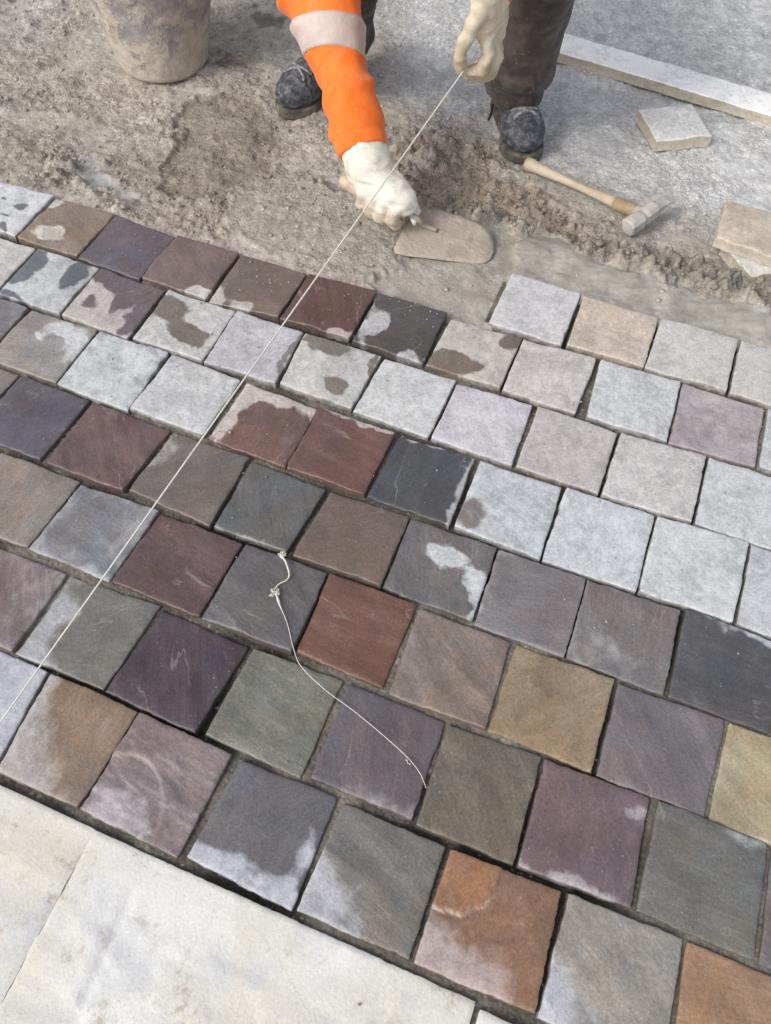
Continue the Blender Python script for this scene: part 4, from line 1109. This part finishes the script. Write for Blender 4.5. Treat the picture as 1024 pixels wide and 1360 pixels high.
tag(th_, 'short frayed knotted white thread lying loose on the paving stones', 'string')
def fuzz(c, r, n, seed):
    g = np.random.default_rng(seed); V, F = [], []
    for i in range(n):
        d = g.normal(size=3); d[2] = abs(d[2]) * .6; d /= np.linalg.norm(d); e = c + d * r * g.uniform(.5, 1.2); m_ = c + d * r * .5 + g.normal(size=3) * r * .25
        v, f = tube([c, m_, e], .0006, 5); V.append(v); F += [tuple(int(k + 15 * i) for k in ff) for ff in f]
    return np.vstack(V), F
for (a, b, r, n, sd) in ((375, 738, .007, 16, 1), (365, 788, .009, 22, 2), (540, 1008, .010, 2, 3)):
    v, f = fuzz(at(a, b, .0075), r, n, sd); obj('knot', v, f, M_LINE, th_)

# ------------------------------------------------------------------ crumbs of mortar and sand
phi_ = (1 + 5 ** .5) / 2
ICO = np.array([(-1, phi_, 0), (1, phi_, 0), (-1, -phi_, 0), (1, -phi_, 0), (0, -1, phi_), (0, 1, phi_), (0, -1, -phi_), (0, 1, -phi_), (phi_, 0, -1), (phi_, 0, 1), (-phi_, 0, -1), (-phi_, 0, 1)]) / 1.9
ICF = np.array([(0, 11, 5), (0, 5, 1), (0, 1, 7), (0, 7, 10), (0, 10, 11), (1, 5, 9), (5, 11, 4), (11, 10, 2), (10, 7, 6), (7, 1, 8), (3, 9, 4), (3, 4, 2), (3, 2, 6), (3, 6, 8), (3, 8, 9), (4, 9, 5), (2, 4, 11), (6, 2, 10), (8, 6, 7), (9, 8, 1)])
g = np.random.default_rng(11)
N = 60000
cx, cy = g.uniform(-1.25, 1.2, N), g.uniform(1.05, 2.5, N)
z, c, w, gg_, ro = ground_fields(cx, cy)
d = edge_d(cx, cy)
keep = (d > -.004) & (g.random(N) < np.clip(.05 + .35 * np.clip(ro, 0, 1) ** 1.3, 0, 1) * (1 - .8 * (w > .5)))
cx, cy, z, c = cx[keep], cy[keep], z[keep], c[keep]
sz = np.clip(g.lognormal(math.log(.0022), .5, len(cx)), .001, .008)
# grains spilled on the laid stones
n2 = 900
X2, Y2 = g.uniform(-1.3, .4, n2), 1.12 - np.abs(g.normal(0, .35, n2)); sx_, sy_ = to_world(X2, Y2)
hot = np.array([at(a, b, 0)[:2] for a, b in [(340, 365), (330, 352), (352, 372), (368, 378), (395, 372), (480, 395), (500, 405), (540, 410), (560, 425), (575, 410), (530, 400), (550, 398)]])
cx = np.concatenate([cx, sx_, np.repeat(hot[:, 0], 3) + g.normal(0, .022, 36)]); cy = np.concatenate([cy, sy_, np.repeat(hot[:, 1], 3) + g.normal(0, .012, 36)])
z = np.concatenate([z, np.full(n2 + 36, .0012)]); c = np.vstack([c, np.repeat(lin((172, 166, 156))[None], n2 + 36, 0)])
sz = np.concatenate([sz, np.clip(g.lognormal(math.log(.0008), .4, n2), .0005, .0022), g.uniform(.0008, .0022, 36)])
n = len(cx)
jit = 1 + .28 * g.uniform(-1, 1, (n, 12, 1)); sq = np.stack([g.uniform(.8, 1.3, n), g.uniform(.8, 1.3, n), g.uniform(.55, .95, n)], 1)
V_ = ICO[None] * jit * sq[:, None, :] * sz[:, None, None] + np.stack([cx, cy, z + .25 * sz], 1)[:, None, :]
F_ = (ICF[None] + (np.arange(n) * 12)[:, None, None]).reshape(-1, 3)
cc = np.repeat(c * g.uniform(.8, 1.2, (n, 1)), 12, 0)
cr = obj('mortar_crumbs', V_.reshape(-1, 3), F_, M_GROUND, smooth=True, attrs={'tint': cc, 'wet': np.zeros(n * 12), 'grain': np.full(n * 12, .5)})
tag(cr, 'loose crumbs of mortar and sand scattered over the work area', 'crumbs', kind='stuff')
